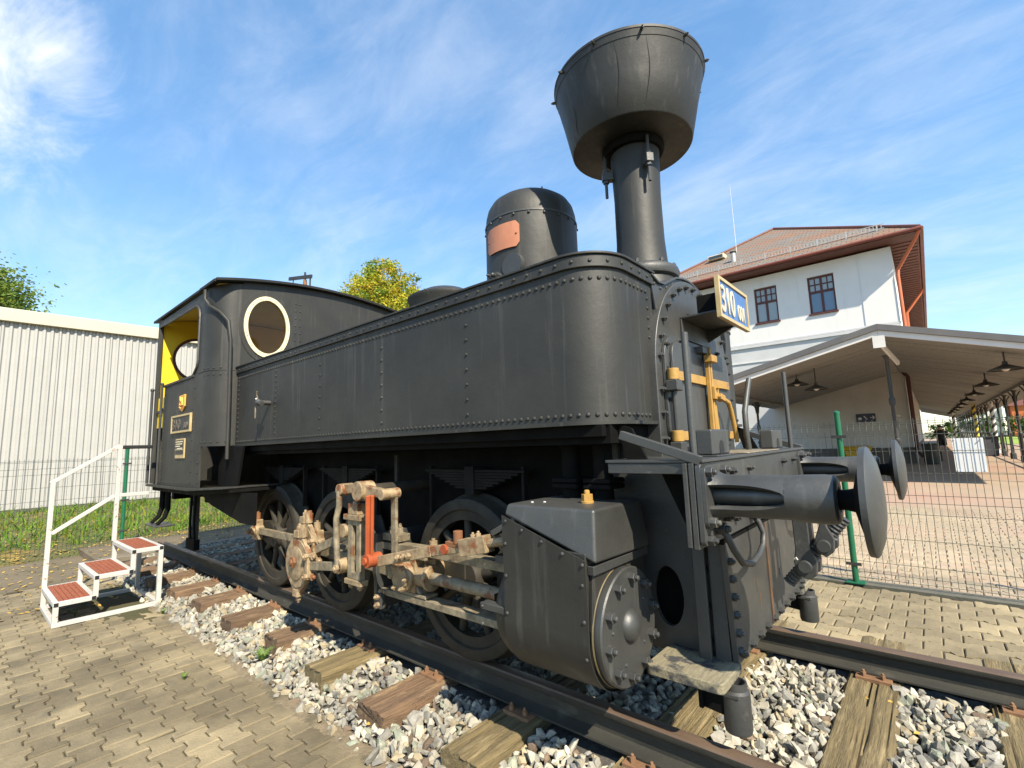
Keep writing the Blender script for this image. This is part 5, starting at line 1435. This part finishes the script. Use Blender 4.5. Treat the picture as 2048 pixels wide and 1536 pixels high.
for z_ in (.98, .80, .66, .50, .36): fb_.bolt((.70, -.6205, z_), (0, -1, 0), .020, .02)
for z_ in (.72, .52): fb_.bolt((.40, -.6205, z_), (0, -1, 0), .018, .02)
both('frame_bolts', fb_, 'iron', 0)
both('frame_angle', G().box(.735, .80, -.66, -.621, .28, 1.148), 'iron', .004)
for xw in (-.66, -2.126, -3.308):
    for s in (1, -1):
        sp2 = G()
        for k in range(7):
            L_ = .44 - .05 * k; sp2.box(xw - L_, xw + L_, -.76, -.68, 1.10 - k * .017 - .016, 1.10 - k * .017)
        sp2.box(xw - .04, xw + .04, -.77, -.67, .95, 1.12)
        sp2.box(xw - .42, xw - .40, -.74, -.70, .75, 1.12); sp2.box(xw + .40, xw + .42, -.74, -.70, .75, 1.12)
        part('leaf_spring', sp2 if s == 1 else sp2.mirror(), 'spring_steel', LO, .003)
part('brake_hanger', G().tube([(-1.42, -.76, 1.2), (-1.42, -.76, .5)], .018, 6).box(-1.47, -1.40, -.80, -.68, .36, .62), 'wheel', LO)

# --- wheels
def wheel(x, s, ang):
    yo = -.815; c = (x, 0, .465)
    def q(g): return g if s == 1 else g.mirror()
    w = part('wheel', q(G().lathe([(0, .05), (0, .10), (.02, .115), (.13, .115), (.15, .09), (.15, .05)], (x, yo - .012, .465), (0, 1, 0), 24)
        .lathe([(0, .335), (0, .395), (.09, .395), (.09, .345), (0, .335)], (x, yo + .015, .465), (0, 1, 0), 48, False)), 'wheel', LO, .003, 40)
    part('tyre', q(G().lathe([(.012, .392), (0, .40), (0, .452), (.008, .462), (.10, .467), (.112, .478), (.122, .490), (.134, .488), (.138, .46), (.138, .392)], (x, yo, .465), (0, 1, 0), 64, False)), 'wheel', w, 0, 40)
    for k in range(9):
        a = 2 * math.pi * k / 9 + ang
        d = Vector((math.cos(a), 0, math.sin(a)))
        o = Vector((x, yo + .055, .465))
        g = G().tube([o + d * .09, o + d * .2, o + d * .345], [.036, .028, .024], 8)
        part('spoke', q(g), 'wheel', w, 0, 60)
    ca = math.pi - .2
    cw = [(x + .37 * math.cos(b), .465 + .37 * math.sin(b)) for b in np.linspace(-.55, .55, 12)]
    part('balance_weight', q(G().prism([(x + .372 * math.cos(b), .465 + .372 * math.sin(b)) for b in np.linspace(-.62, .62, 14)] + [(x + .25 * math.cos(b), .465 + .25 * math.sin(b)) for b in np.linspace(.5, -.5, 8)], yo + .01, yo + .07, 'xz')), 'wheel', w, .004, 40)
    part('crank_boss', q(G().prism([(x - .27, .43), (x - .27, .58), (x - .08, .60), (x + .02, .56), (x + .02, .38), (x - .1, .37)], yo - .02, yo + .03, 'xz')), 'wheel', w, .012, 40)
    if s == 1: part('axle', G().cyl((x, -.70, .465), (x, .70, .465), .075, n=20), 'black', LO)
WX = (-.66, -2.126, -3.308)
for k, xw in enumerate(WX):
    for s in (1, -1): wheel(xw, s, .25 + .31 * k)

# --- coupling rod, connecting rod
PX, PZ = -.205, .505
def rod(p0, p1, w, h): return G().bar(p0, p1, w, h)
cr = part('coupling_rod', rod((WX[2] + PX, -.885, PZ), (WX[1] + PX, -.885, PZ), .035, .062).bar((WX[1] + PX, -.885, PZ), (WX[0] + PX, -.885, PZ), .035, .062), 'motion_grey', LO, .006)
for k, xw in enumerate(WX):
    x = xw + PX
    part('rod_bearing', G().cyl((x, -.85, PZ), (x, -.925, PZ), .068, n=20).box(x - .052, x + .052, -.92, -.855, PZ + .03, PZ + .105).box(x - .06, x + .06, -.915, -.86, PZ - .085, PZ - .03), 'motion', cr, .006, 40)
    part('oil_cup', G().cyl((x, -.888, PZ + .10), (x, -.888, PZ + .165), .026, n=12).cyl((x, -.888, PZ + .165), (x, -.888, PZ + .18), .012, n=8), 'rusty' if k == 2 else 'motion', cr)
    part('crank_pin', G().cyl((x, -.80, PZ), (x, -.95, PZ), .036, n=16).bolt((x, -.95, PZ), (0, -1, 0), .026), 'motion', cr)
XH = -.98
mr = part('connecting_rod', rod((WX[1] + PX, -.985, PZ), (XH, -.985, .47), .04, .075), 'motion_grey', LO, .008)
x = WX[1] + PX
part('big_end', G().box(x - .085, x + .085, -1.02, -.95, PZ - .09, PZ + .09).bolt((x - .06, -.985, PZ + .09), (0, 0, 1), .02, .05).bolt((x + .06, -.985, PZ + .09), (0, 0, 1), .02, .05).cyl((x + .02, -.985, PZ + .09), (x + .02, -.985, PZ + .17), .024, n=10).bolt((x - .06, -.985, PZ - .09), (0, 0, -1), .02, .05), 'motion', mr, .006)
# --- crosshead, slide bars
xh = part('crosshead', G().box(XH - .075, XH + .075, -1.0, -.90, .375, .575).cyl((XH + .06, -.95, .47), (XH + .16, -.95, .47), .062, n=18).cyl((XH + .16, -.95, .47), (XH + .185, -.95, .47), .075, n=18).lathe([(0, .09), (.03, .09), (.04, .075), (.06, .075)], (XH - .01, -1.0, .47), (0, -1, 0), 20), 'motion', LO, .006, 40)
part('piston_rod', G().cyl((XH + .15, -.95, .47), (-.08, -.95, .47), .034, n=18), 'motion_grey', xh, 0, 40)
xb = G()
for a in range(6): xb.bolt((XH - .01 + .07 * math.cos(a * 1.047), -1.05, .47 + .07 * math.sin(a * 1.047)), (0, -1, 0), .016, .022)
part('crosshead_bolts', xb, 'motion', xh, kind='stuff')
part('slipper', G().box(XH - .15, XH + .17, -1.0, -.90, .355, .375).box(XH - .15, XH + .17, -1.0, -.90, .575, .592).prism([(XH - .10, .375), (XH + .12, .375), (XH + .05, .44), (XH - .05, .44)], -.99, -.91, 'xz'), 'motion_grey', xh, .005)
part('slide_bar', G().prism([(-1.27, .312), (-.06, .312), (-.06, .352), (-1.27, .352), (-1.27, .33)], -.995, -.905, 'xz'), 'motion_grey', LO, .005)
part('slide_bar', G().prism([(-1.27, .595), (-.06, .595), (-.06, .64), (-.66, .655), (-1.27, .64)], -.985, -.915, 'xz'), 'motion_grey', LO, .005)
mb = part('motion_bracket', G().box(-1.30, -1.27, -1.03, -.62, .22, .70).box(-1.27, -1.22, -1.03, -.995, .23, .33), 'iron', LO, .008)
bb_ = G()
for z_ in (.26, .31): bb_.bolt((-1.245, -1.032, z_), (0, -1, 0), .018)
for z_ in (.25, .33): bb_.bolt((-1.265, -1.0, z_), (1, 0, 0), .02, .03)
part('bracket_bolts', bb_, 'motion', mb, kind='stuff')
part('cross_bracket_block', G().box(-1.26, -1.08, -.99, -.90, .655, .70).bolt((-1.2, -.95, .70), (0, 0, 1), .022, .04).bolt((-1.12, -.95, .70), (0, 0, 1), .022, .04), 'motion_grey', mb, .005)
# --- eccentrics on the driving axle and the expansion link
EX = WX[1]
rc = part('return_crank', G().bar((EX + PX, -1.035, PZ), (EX + .02, -1.035, .465), .045, .10).cyl((EX, -1.03, .465), (EX, -1.05, .465), .07, n=16), 'motion', LO, .008)
for k, (yy, ox, oz, ex_, ez_) in enumerate(((-1.075, -.03, .045, -1.45, .70), (-1.140, .02, -.045, -1.47, .485))):
    cx_, cz_ = EX + ox, .475 + oz
    e = part('eccentric', G().lathe([(0, .165), (.0, .172), (.045, .172), (.045, .165)], (cx_, yy + .022, cz_), (0, -1, 0), 36), 'motion', LO, .003, 40)
    lob = [(cx_ + .16 * math.cos(a), cz_ + .205 * math.sin(a)) for a in np.linspace(0, 2 * math.pi, 30, endpoint=False)]
    part('eccentric_strap', G().prism(lob, yy - .016, yy + .016, 'xz', [ell(cx_, cz_, .120, .150, 30)]), 'motion', e, .004, 40)
    part('strap_lug', G().box(cx_ - .035, cx_ + .035, yy - .03, yy + .03, cz_ + .185, cz_ + .235).box(cx_ - .035, cx_ + .035, yy - .03, yy + .03, cz_ - .235, cz_ - .185).bolt((cx_, yy, cz_ + .235), (0, 0, 1), .02, .03).bolt((cx_, yy, cz_ - .235), (0, 0, -1), .02, .03).box(cx_ + .15, cx_ + .19, yy - .032, yy + .032, cz_ - .09, cz_ + .09), 'motion', e, .005)
    lb_ = G()
    for dz_ in (-.07, .07): lb_.bolt((cx_ + .19, yy, cz_ + dz_), (1, 0, 0), .026, .03).bolt((cx_ + .172, yy - .032, cz_ + dz_), (0, -1, 0), .024, .02)
    part('strap_bolts', lb_, 'motion', e, kind='stuff')
    part('oil_pot', G().cyl((cx_ + .06, yy, cz_ + .19), (cx_ + .06, yy, cz_ + .26), .028, n=10).cyl((cx_ + .06, yy, cz_ + .26), (cx_ + .06, yy, cz_ + .28), .02, n=8), 'motion', e)
    er = part('eccentric_rod', G().bar((cx_ + .16, yy, cz_), (ex_ - .02, yy, ez_), .026, .058), 'motion_grey' if k == 0 else 'motion_grey', e, .004)
    part('rod_pin', G().cyl((ex_, yy + .04, ez_), (ex_, yy - .05, ez_), .036, n=14).bolt((ex_, yy - .05, ez_), (0, -1, 0), .028, .02), 'motion', e, 0, 40)
for cyc in (1,):
    part('eccentric_disc_face', G().lathe([(0, .118), (.006, .118), (.01, .10), (.0101, .02)], (EX + .02, -1.163, .43), (0, -1, 0), 30), 'motion', LO, 0, 40)
    part('eccentric_centre_nut', G().bolt((EX, -1.17, .44), (0, -1, 0), .04, .02), 'rusty', LO)
LX = -1.335
lk = part('expansion_link', G().prism(rect(LX - .085, LX + .065, .425, .80), -1.150, -1.11, 'xz', [rect(LX - .030, LX + .018, .47, .76)]), 'motion_grey', LO, .006)
part('link_head', G().box(LX - .115, LX + .085, -1.165, -1.095, .795, .83).box(LX - .065, LX + .045, -1.16, -1.10, .831, .90).bolt((LX - .01, -1.13, .90), (0, 0, 1), .028, .015), 'motion', lk, .005)
part('link_foot', G().box(LX - .105, LX + .085, -1.16, -1.10, .392, .425).bolt((LX - .06, -1.13, .392), (0, 0, -1), .024, .02).bolt((LX + .04, -1.13, .392), (0, 0, -1), .024, .02), 'motion', lk, .005)
part('link_boss', G().cyl((LX - .12, -1.09, .72), (LX - .12, -1.17, .72), .045, n=16).cyl((LX - .135, -1.09, .50), (LX - .135, -1.19, .50), .045, n=16), 'motion', lk, .004, 40)
AZ_ = .985
arm = part('reversing_arm', G().prism([(-1.50, AZ_ - .005), (-1.47, AZ_ + .035), (-1.27, AZ_ + .05), (-1.18, AZ_ + .035), (-1.0, AZ_ + .015), (-1.0, AZ_ - .04), (-1.15, AZ_ - .03), (-1.22, AZ_ - .06), (-1.29, AZ_ - .06), (-1.33, AZ_ - .015), (-1.47, AZ_ - .035)], -1.16, -1.115, 'xz'), 'motion', LO, .008, 40)
part('arm_boss', G().cyl((-1.25, -1.08, AZ_), (-1.25, -1.19, AZ_), .062, n=20).cyl((-1.48, -1.08, AZ_), (-1.48, -1.185, AZ_), .040, n=16).cyl((-1.0, -1.05, AZ_ - .012), (-1.0, -1.18, AZ_ - .012), .034, n=16), 'motion', arm, .004, 40)
part('reversing_shaft', G().cyl((-1.25, -1.08, AZ_), (-1.25, .6, AZ_), .038, n=14), 'wheel', arm)
part('link_hanger', G().tube([(-1.485, -1.175, AZ_ - .01), (-1.475, -1.18, .88), (-1.50, -1.185, .80), (-1.495, -1.185, .66), (-1.475, -1.185, .50)], .020, 8), 'motion_grey', arm, 0, 50)
part('red_hanger', G().bar((-1.105, -1.185, .965), (-1.125, -1.175, .575), .016, .055, (0, -1, 0)).bar((-1.105, -1.182, .965), (-1.125, -1.172, .575), .055, .016, (0, -1, 0)), 'red_rod', arm, .004)
part('lifting_link', G().bar((-1.0, -1.08, AZ_ - .02), (-1.01, -1.07, .60), .05, .02, (0, -1, 0)), 'motion_grey', arm, .004)
vr = part('valve_rod', G().bar((LX, -1.13, .545), (-1.10, -1.125, .565), .03, .06).bar((-1.10, -1.125, .565), (-.62, -1.10, .675), .032, .062).bar((-.62, -1.10, .675), (-.30, -1.085, .735), .032, .055), 'motion', LO, .006)
part('valve_rod_pin', G().cyl((-1.125, -1.10, .575), (-1.125, -1.20, .575), .042, n=16).cyl((-1.125, -1.2, .575), (-1.125, -1.215, .575), .022, n=10), 'red_rod', vr, .003, 40)
vb = G()
for t in (.45, .55, .65): vb.bolt((-1.10 + .48 * t, -1.135, .565 + .11 * t), (0, -1, 0), .018, .018)
part('valve_rod_bolts', vb, 'motion', vr, kind='stuff')
part('valve_rod_patch', G().cyl((-.50, -1.108, .70), (-.50, -1.125, .70), .026, n=8), 'red_rod', vr)
part('valve_rod_head', G().bar((-.38, -1.088, .72), (-.20, -1.08, .757), .075, .085).bolt((-.31, -1.085, .775), (0, 0, 1), .015).bolt((-.27, -1.085, .785), (0, 0, 1), .015).cyl((-.20, -1.08, .757), (-.02, -1.07, .79), .022, n=10), 'motion', vr, .008)
part('lubricator_cup', G().cyl((-.42, -1.088, .735), (-.42, -1.088, .80), .026, n=12).box(-.50, -.36, -1.11, -1.06, .715, .742), 'rusty', vr, .003)
part('gland_bracket', G().bar((-.20, -1.04, .80), (-.04, -1.04, .88), .05, .03).box(-.18, -.03, -1.06, -1.0, .66, .70), 'iron', LO, .004)

# --- cylinder
CYX0, CYX1, CYY, CYZ, CYR = .02, .46, -.95, .47, .252
def casing():
    o = arcp(CYY, CYZ, CYR, -200, 0, 30)     # (y,z) lower round part
    left = [(CYY - CYR, CYZ)]
    pts = [(-.70, .80), (-1.188, .80)] + [(CYY + CYR * math.cos(R(a)), CYZ + CYR * math.sin(R(a))) for a in range(180, 361, 8)] + [(-.70, .5)]
    return pts
cyl_ = part('cylinder', G().prism(casing(), CYX0, CYX1 - .02, 'yz'), 'paint', LO, .006, 40)
# sheet on the outer side: rises towards the rear
def jacket():
    g = G(); vs = []; fs = []; xs = (CYX0 - .012, CYX1 - .012); n = 16
    for x, zt in ((xs[0], .925), (xs[1], .775)):
        col_ = [(-1.208, zt - .0)] + [(-1.208 + .002 * k, zt - (zt - CYZ) * k / 4) for k in range(1, 4)] + [(CYY + (CYR + .006) * math.cos(R(a)), CYZ + (CYR + .006) * math.sin(R(a))) for a in np.linspace(180, 285, n)]
        vs += [(x, y, z_) for y, z_ in col_]
        vs += [(x, y + (.006 if z_ > CYZ else .004), z_) for y, z_ in col_]
    k = (len(vs)) // 4
    for j in range(k - 1):
        fs += [(j, j + 1, 2 * k + j + 1, 2 * k + j), (k + j, 3 * k + j, 3 * k + j + 1, k + j + 1)]
        fs += [(j, k + j, k + j + 1, j + 1), (2 * k + j, 2 * k + j + 1, 3 * k + j + 1, 3 * k + j)]
    fs += [(0, 2 * k, 3 * k, k), (k - 1, 2 * k - 1, 4 * k - 1, 3 * k - 1)]
    return g.put(vs, fs)
jk = part('side_sheet', jacket(), 'paint', cyl_, 0, 40)
scw = G()
for t in (.03, .25, .5, .75, .97): scw.rivet((CYX0 + .0 + .43 * t, -1.21, .905 - .15 * t), (0, -1, 0), .0085)
for z_ in (.80, .66, .50): scw.rivet((CYX0 + .006, -1.208, z_), (0, -1, 0), .0085)
for z_ in (.68, .54, .40): scw.rivet((CYX1 - .03, -1.205 + (.47 - z_) * .1 * (z_ < .47), z_), (0, -1, 0), .0085)
part('sheet_screws', scw, 'iron', jk, kind='stuff')
vcv = [(CYX0 - .02, .932), (CYX0 - .02, .968), (CYX1 + .018, .968), (CYX1 + .022, .765)]
part('valve_chest_cover', G().put([(CYX0 - .02, -1.185, .925), (CYX0 - .02, -1.160, .972), (CYX1 + .012, -1.160, .972), (CYX1 + .025, -1.188, .762),
      (CYX0 - .02, -.70, .925), (CYX0 - .02, -.74, .972), (CYX1 + .012, -.74, .972), (CYX1 + .025, -.70, .752)],
      [(0, 1, 2, 3), (4, 7, 6, 5), (1, 5, 6, 2), (0, 4, 5, 1), (3, 2, 6, 7), (0, 3, 7, 4)]), 'paint_front', cyl_, .014, 40, seg=3)
part('chest_band', G().box(CYX1 - .02, CYX1 + .012, -1.180, -.70, .715, .752), 'iron', cyl_, .004)
part('steam_passage_front', G().prism([(-1.165, .714), (-.72, .714), (-.70, .50), (-1.19, .50)], CYX1 - .02, CYX1 - .004, 'yz'), 'paint', cyl_, .004)
cov = part('cylinder_cover', G().lathe([(0, .232), (.03, .238), (.048, .238), (.054, .232), (.054, .10), (.056, .0)], (CYX1 - .02, CYY, CYZ), (1, 0, 0), 56), 'paint_front', cyl_, 0, 34)
part('cover_boss', G().lathe([(0, .068), (.012, .064), (.026, .050), (.036, .028), (.039, .0)], (CYX1 + .034, CYY, CYZ), (1, 0, 0), 28, False), 'paint_front', cov, 0, 60)
part('cover_gasket', G().lathe([(0, .240), (.006, .243), (.012, .240)], (CYX1 - .012, CYY, CYZ), (1, 0, 0), 56, False), 'gasket', cov, 0, 40)
for k in range(10):
    a = 2 * math.pi * k / 10 + .2
    part('cover_nut', G().bolt((CYX1 + .034, CYY + .195 * math.cos(a), CYZ + .195 * math.sin(a)), (1, 0, 0), .0225, .026), 'iron', cov, .002)
sc2 = G()
for k in range(5):
    a = 2 * math.pi * k / 5 + .55; sc2.rivet((CYX1 + .034, CYY + .15 * math.cos(a), CYZ + .15 * math.sin(a)), (1, 0, 0), .009)
part('cover_studs', sc2, 'iron', cov, kind='stuff')
rcv = part('rear_cylinder_cover', G().lathe([(0, .245), (.06, .245), (.10, .225), (.145, .17), (.165, .10), (.165, .05)], (CYX0 + .005, CYY, CYZ), (-1, 0, 0), 40), 'paint', cyl_, 0, 34)
part('cover_joint', G().box(CYX0 - .17, CYX0 - .02, CYY - .252, CYY - .20, CYZ + .015, CYZ + .045).rivet((CYX0 - .155, CYY - .253, CYZ + .03), (0, -1, 0), .008).rivet((CYX0 - .16, CYY - .25, CYZ - .05), (0, -1, 0), .01), 'iron', rcv, .003)
part('gland', G().cyl((CYX0 - .15, CYY, CYZ), (CYX0 - .22, CYY, CYZ), .055, n=18).box(CYX0 - .215, CYX0 - .19, CYY - .11, CYY + .11, CYZ - .04, CYZ + .04), 'black', rcv, .004)
part('brass_plug', G().cyl((.33, -.98, .97), (.33, -.98, .982), .030, n=16).bolt((.33, -.98, .982), (0, 0, 1), .026, .03), 'brass', cyl_, .002, 40)
wd = G()
for x, y in ((.09, -1.08), (.14, -1.05)): wd.ball((x, y, .974), (.008, .006, .004), 8, 4)
part('white_droppings', wd, 'pebble', cyl_)
for x in (.13, .315):
    sp3 = part('steam_pipe', G().cyl((x, -.80, .97), (x, -.80, 1.24), .048, n=16), 'black', LO)
    part('pipe_flange', G().box(x - .075, x + .075, -.875, -.725, 1.02, 1.045).box(x - .075, x + .075, -.875, -.725, 1.048, 1.072), 'black', sp3, .008)
# far-side cylinder block, plain
fc = part('cylinder', G().prism(casing(), CYX0, CYX1 - .02, 'yz').mirror(), 'paint', LO, .006, 40)
part('valve_chest_cover', G().box(CYX0, CYX1, .72, 1.18, .80, .972), 'paint_front', fc, .012)
part('cylinder_cover', G().lathe([(0, .232), (.03, .238), (.054, .232), (.056, .0)], (CYX1 - .02, .95, CYZ), (1, 0, 0), 40), 'paint_front', fc, 0, 34)

# --- front end: deck, buffer beam, buffers, coupling
part('front_deck', G().box(.43, .862, -.975, .975, 1.150, 1.163), 'paint_front', LO, .003)
bm_ = part('buffer_beam', G().box(.782, .800, -.99, .99, .825, 1.149).box(.804, .826, -.985, .985, .82, 1.149), 'iron', LO, .003)
part('beam_front_plate', G().prism(rrect(-.985, .985, .835, 1.149, .02), .830, .852, 'yz'), 'paint_front', bm_, .003)
bpt = G()
for y in (-.62, -.35, .35, .62):
    for z_ in (1.10, .90): bpt.bolt((.852, y, z_), (1, 0, 0), .018)
for y in (-.95, .95): bpt.bolt((.852, y, .855), (1, 0, 0), .02)
part('beam_bolts', bpt, 'iron', bm_, kind='stuff')
part('deck_wear_plate', G().box(.60, .845, -.30, .36, 1.1635, 1.170), 'motion_grey', LO, .003)
both('front_brace', G().bar((.515, -.975, 1.272), (.85, -.965, 1.158), .034, .038), 'paint_front', .004)
both('brace_foot', G().prism([(.46, 1.324), (.53, 1.30), (.60, 1.15), (.50, 1.15)], -.90, -.885, 'xz'), 'black', 0)
both('deck_side_angle', G().box(.44, .78, -.97, -.94, 1.105, 1.1495), 'iron', .003)
both('deck_bracket', G().prism([(.60, 1.10), (.78, 1.10), (.78, .80), (.74, .78)], -.78, -.765, 'xz'), 'black', 0)
for s in (1, -1):
    q = (lambda g: g) if s == 1 else (lambda g: g.mirror())
    bf = part('buffer', q(G().lathe([(0, .155), (.02, .155), (.05, .04), (.075, .034), (.14, .034)], (1.372, -.875, 1.02), (-1, 0, 0), 24)), 'iron', LO, 0, 40)
    bf.data.materials[0] = MATS['black']
    part('buffer_head', q(G().lathe([(0, .178), (.018, .18), (.024, .173), (.040, .13), (.050, .07), (.053, .0)], (1.352, -.875, 1.02), (1, 0, 0), 48)), 'paint_front', bf, 0, 50)
    part('buffer_socket', q(G().lathe([(0, .070), (.0, .079), (.05, .084), (.12, .086), (.148, .082), (.155, .072), (.155, .045), (.145, .04)], (1.125, -.875, 1.02), (1, 0, 0), 32, False).cyl((.86, -.875, 1.02), (1.14, -.875, 1.02), .036, n=14)), 'paint_front', bf, 0, 40)
    for up in (1, -1):
        g = G(); vs = []; fs = []; nx_, na_ = 10, 8
        for i in range(nx_ + 1):
            x = .868 + .272 * i / nx_
            hs = .046 * (1 if x < .97 else max(.04, math.sqrt(max(0, 1 - ((x - .95) / .19) ** 2))))
            r_ = .080 + .020 * max(0, 1 - (x - .868) / .06) ** 2
            a0 = math.asin(min(.95, hs / r_))
            for rr_ in (r_, r_ - .022):
                for j in range(na_ + 1):
                    a = a0 + (math.pi - 2 * a0) * j / na_
                    vs.append((x, -.875 + rr_ * math.cos(a), 1.02 + up * rr_ * math.sin(a)))
        W_ = 2 * (na_ + 1)
        for i in range(nx_):
            for j in range(na_):
                a = i * W_ + j; b = a + na_ + 1
                fs += [(a, a + 1, a + W_ + 1, a + W_), (b, b + W_, b + W_ + 1, b + 1)]
            for j in (0, na_):
                a = i * W_ + j; b = a + na_ + 1; fs.append((a, a + W_, b + W_, b))
        part('buffer_prong', q(g.put(vs, fs)), 'paint_front', bf, 0, 50)
    part('buffer_base', q(G().prism(rrect(-.985, -.765, .90, 1.14, .03), .8521, .868, 'yz', [ell(-.875, 1.02, .04, .04, 20)])), 'paint_front', bf, .003)
    for dy in (-.085, .085):
        for dz_ in (-.095, .095):
            part('base_nut', q(G().bolt((.868, -.875 + dy, 1.02 + dz_), (1, 0, 0), .021, .024)), 'iron', bf, .002)
    ps_ = part('marker_post', q(G().cyl((.80, -.90, 1.163), (.80, -.90, 1.69), .0145, n=14)), 'paint_front', LO, 0, 40)
    bx_ = part('lamp_iron_box', q(G().box(.725, .80, -.665, -.425, 1.170, 1.285)), 'paint_front', LO, .008)
    part('box_foot', q(G().box(.71, .825, -.69, -.40, 1.1635, 1.1695)), 'iron', bx_, .002)
    part('box_opening', q(G().prism([(-.575, 1.172), (-.515, 1.172), (-.515, 1.205)] + arcp(-.545, 1.205, .03, 0, 180, 6)[1:], .7998, .802, 'yz')), 'cap_black', bx_)
    hd = part('shunter_handle', q(G().tube([(.862, -.845, .885), (.885, -.845, .86), (.90, -.82, .80), (.90, -.72, .73), (.90, -.60, .705), (.90, -.48, .72), (.90, -.40, .75), (.90, -.375, .80), (.885, -.385, .85), (.862, -.39, .885)], .0135, 10)), 'iron', LO, 0, 60)
    part('handle_bolt', q(G().bolt((.856, -.845, .885), (1, 0, 0), .026, .03).bolt((.856, -.39, .885), (1, 0, 0), .026, .03)), 'iron', hd, .002)
    gi = part('guard_iron', q(G().box(.70, .72, -.80, -.66, .15, .245).bar((.71, -.75, .20), (.80, -.75, .19), .06, .10)), 'black', LO, .006)
    part('broom_socket', q(G().lathe([(0, .036), (0, .050), (.012, .053), (.15, .053), (.158, .043), (.185, .043), (.185, .037), (.03, .036)], (.835, -.745, .085), (0, 0, 1), 24, False).prism([(.79, -.80), (.86, -.80), (.885, -.745), (.86, -.69), (.79, -.69)], .225, .235, 'xy')), 'iron', gi, 0, 40)
    sh2 = part('step_hanger', q(G().box(.676, .730, -.690, -.674, .30, .80).box(.676, .730, -.690, -.60, .785, .80)), 'paint_front', LO, .004)
    stp = G().prism([(x, y) for x, y in rrect(.515, .835, -.885, -.625, .03)], .262, .302, 'xy')
    part('front_step', q(stp), 'lime', LO, .005, 40)
    part('step_support', q(G().box(.60, .80, -.85, -.64, .245, .2615)), 'black', LO, .003)
apr = part('front_apron', G().prism([(-.705, .80), (-.655, .295), (.655, .295), (.705, .80)], .8045, .829, 'yz'), 'paint_front', LO, .003)
apb = G()
for k in range(6): apb.bolt((.829, -.67 + .008 * k, .72 - .075 * k), (1, 0, 0), .017, .016)
for k in range(10): apb.bolt((.829, -.60 + .133 * k, .325), (1, 0, 0), .017, .016)
for k in range(6): apb.bolt((.829, .67 - .008 * k, .72 - .075 * k), (1, 0, 0), .017, .016)
part('apron_bolts', apb, 'iron', apr, kind='stuff')
part('apron_joint_strip', G().box(.8292, .835, -.085, -.055, .30, .80), 'rust_stain', apr, .001)
rs = G()
for (y, z_, h) in ((-.30, .56, .05), (-.27, .49, .08), (-.33, .66, .03), (.14, .52, .03)): rs.prism([(y, z_), (y + .012, z_ + .006), (y + .010, z_ - h), (y + .003, z_ - h * 1.1)], .8291, .8302, 'yz')
part('rust_spots', rs, 'rust_stain', apr)
part('beam_gap_plate', G().box(.80, .8285, -.72, .72, .795, .834), 'black', LO)
# screw coupling
cpl = part('draw_hook', G().tube([(.83, 0, .985), (.95, 0, .985), (1.0, 0, .96), (1.01, 0, .92), (.985, 0, .89)], [.035, .032, .028, .024, .014], 10), 'iron', LO, 0, 60)
for s in (-.055, .055):
    part('coupling_link', G().prism([(.955, .945), (1.022, .945), (1.030, .68), (1.052, .62), (1.045, .56), (1.005, .533), (.960, .555), (.948, .61), (.960, .68)], s - .013, s + .013, 'xz'), 'iron', cpl, .006, 40)
    part('trunnion_pin', G().cyl((1.0, s * .7, .60), (1.0, s * 1.75, .60), .030, n=16), 'iron', cpl, .003, 40)
    part('outer_link', G().prism([(1.075, .93), (1.105, .93), (1.11, .80), (1.135, .745), (1.13, .685), (1.095, .655), (1.055, .675), (1.05, .73), (1.075, .80)], s * 1.25 - .013, s * 1.25 + .013, 'xz'), 'iron', cpl, .006, 40)
    part('trunnion_pin', G().cyl((1.09, s * .7, .71), (1.09, s * 1.9, .71), .030, n=16), 'iron', cpl, .003, 40)
part('coupling_bow', G().cyl((1.09, -.07, .93), (1.09, .07, .93), .018, n=10), 'iron', cpl)
a_, b_ = V(.905, 0, .495), V(1.175, 0, .835)
thr = []; n = 46
for i in range(n + 1): thr.append(((b_ - a_).length * i / n, .026 if i % 2 else .031))
part('coupling_screw', G().lathe(thr, a_, b_ - a_, 14), 'iron', cpl, 0, 20)
part('coupling_nut', G().bar(V(1.0, 0, .60) - V(.03, 0, .04), V(1.0, 0, .60) + V(.03, 0, .04), .07, .06).bar(V(1.09, 0, .71) - V(.03, 0, .04), V(1.09, 0, .71) + V(.03, 0, .04), .07, .06), 'iron', cpl, .008)
part('cotter_pin', G().tube([(.975, -.11, .635), (.97, -.11, .645), (.962, -.11, .638)], .005, 6), 'metal_grey', cpl)
part('deck_lever', G().tube([(.70, .27, 1.16), (.70, .245, 1.26), (.70, .25, 1.40), (.70, .32, 1.50), (.70, .405, 1.61)], .0165, 10), 'paint_front', LO, 0, 60)

# ------------------------------------------------------------------ small plants in the paving
def weed(x, y, z, n, h, label):
    t = thing('weed', label, 'plant', (x, y, z)); g = G()
    for k in range(n):
        a = random.random() * 6.28; L_ = h * random.uniform(.5, 1.1); b = Vector((x, y, z)); d = Vector((math.cos(a), math.sin(a), 0)); w = Vector((-d.y, d.x, 0)) * .005
        m_ = b + d * L_ * .35 + V(0, 0, L_ * .7); e = b + d * L_ * .8 + V(0, 0, L_ * .8)
        g.put([b - w, b + w, m_ + w * 1.3, m_ - w * 1.3, e], [(0, 1, 2, 3), (3, 2, 4)])
    me = obj('leaves', g, 'weed_leaf', t, 0, recalc=False)
mat('weed_leaf', (.17, .26, .05), (.12, .2, .04), s=9, r=.6, transl=.3)
weed(-2.30, -1.30, NZ + .02, 34, .12, 'small grass tuft growing against a brown sleeper end')
weed(-2.55, -1.72, NZ, 12, .05, 'tiny weed growing between the pavers')
weed(-5.05, -1.98, NZ, 8, .11, 'thin weed growing under the white steps')
weed(-4.35, -1.42, NZ, 16, .06, 'low weed growing by the gravel edge near the steps')
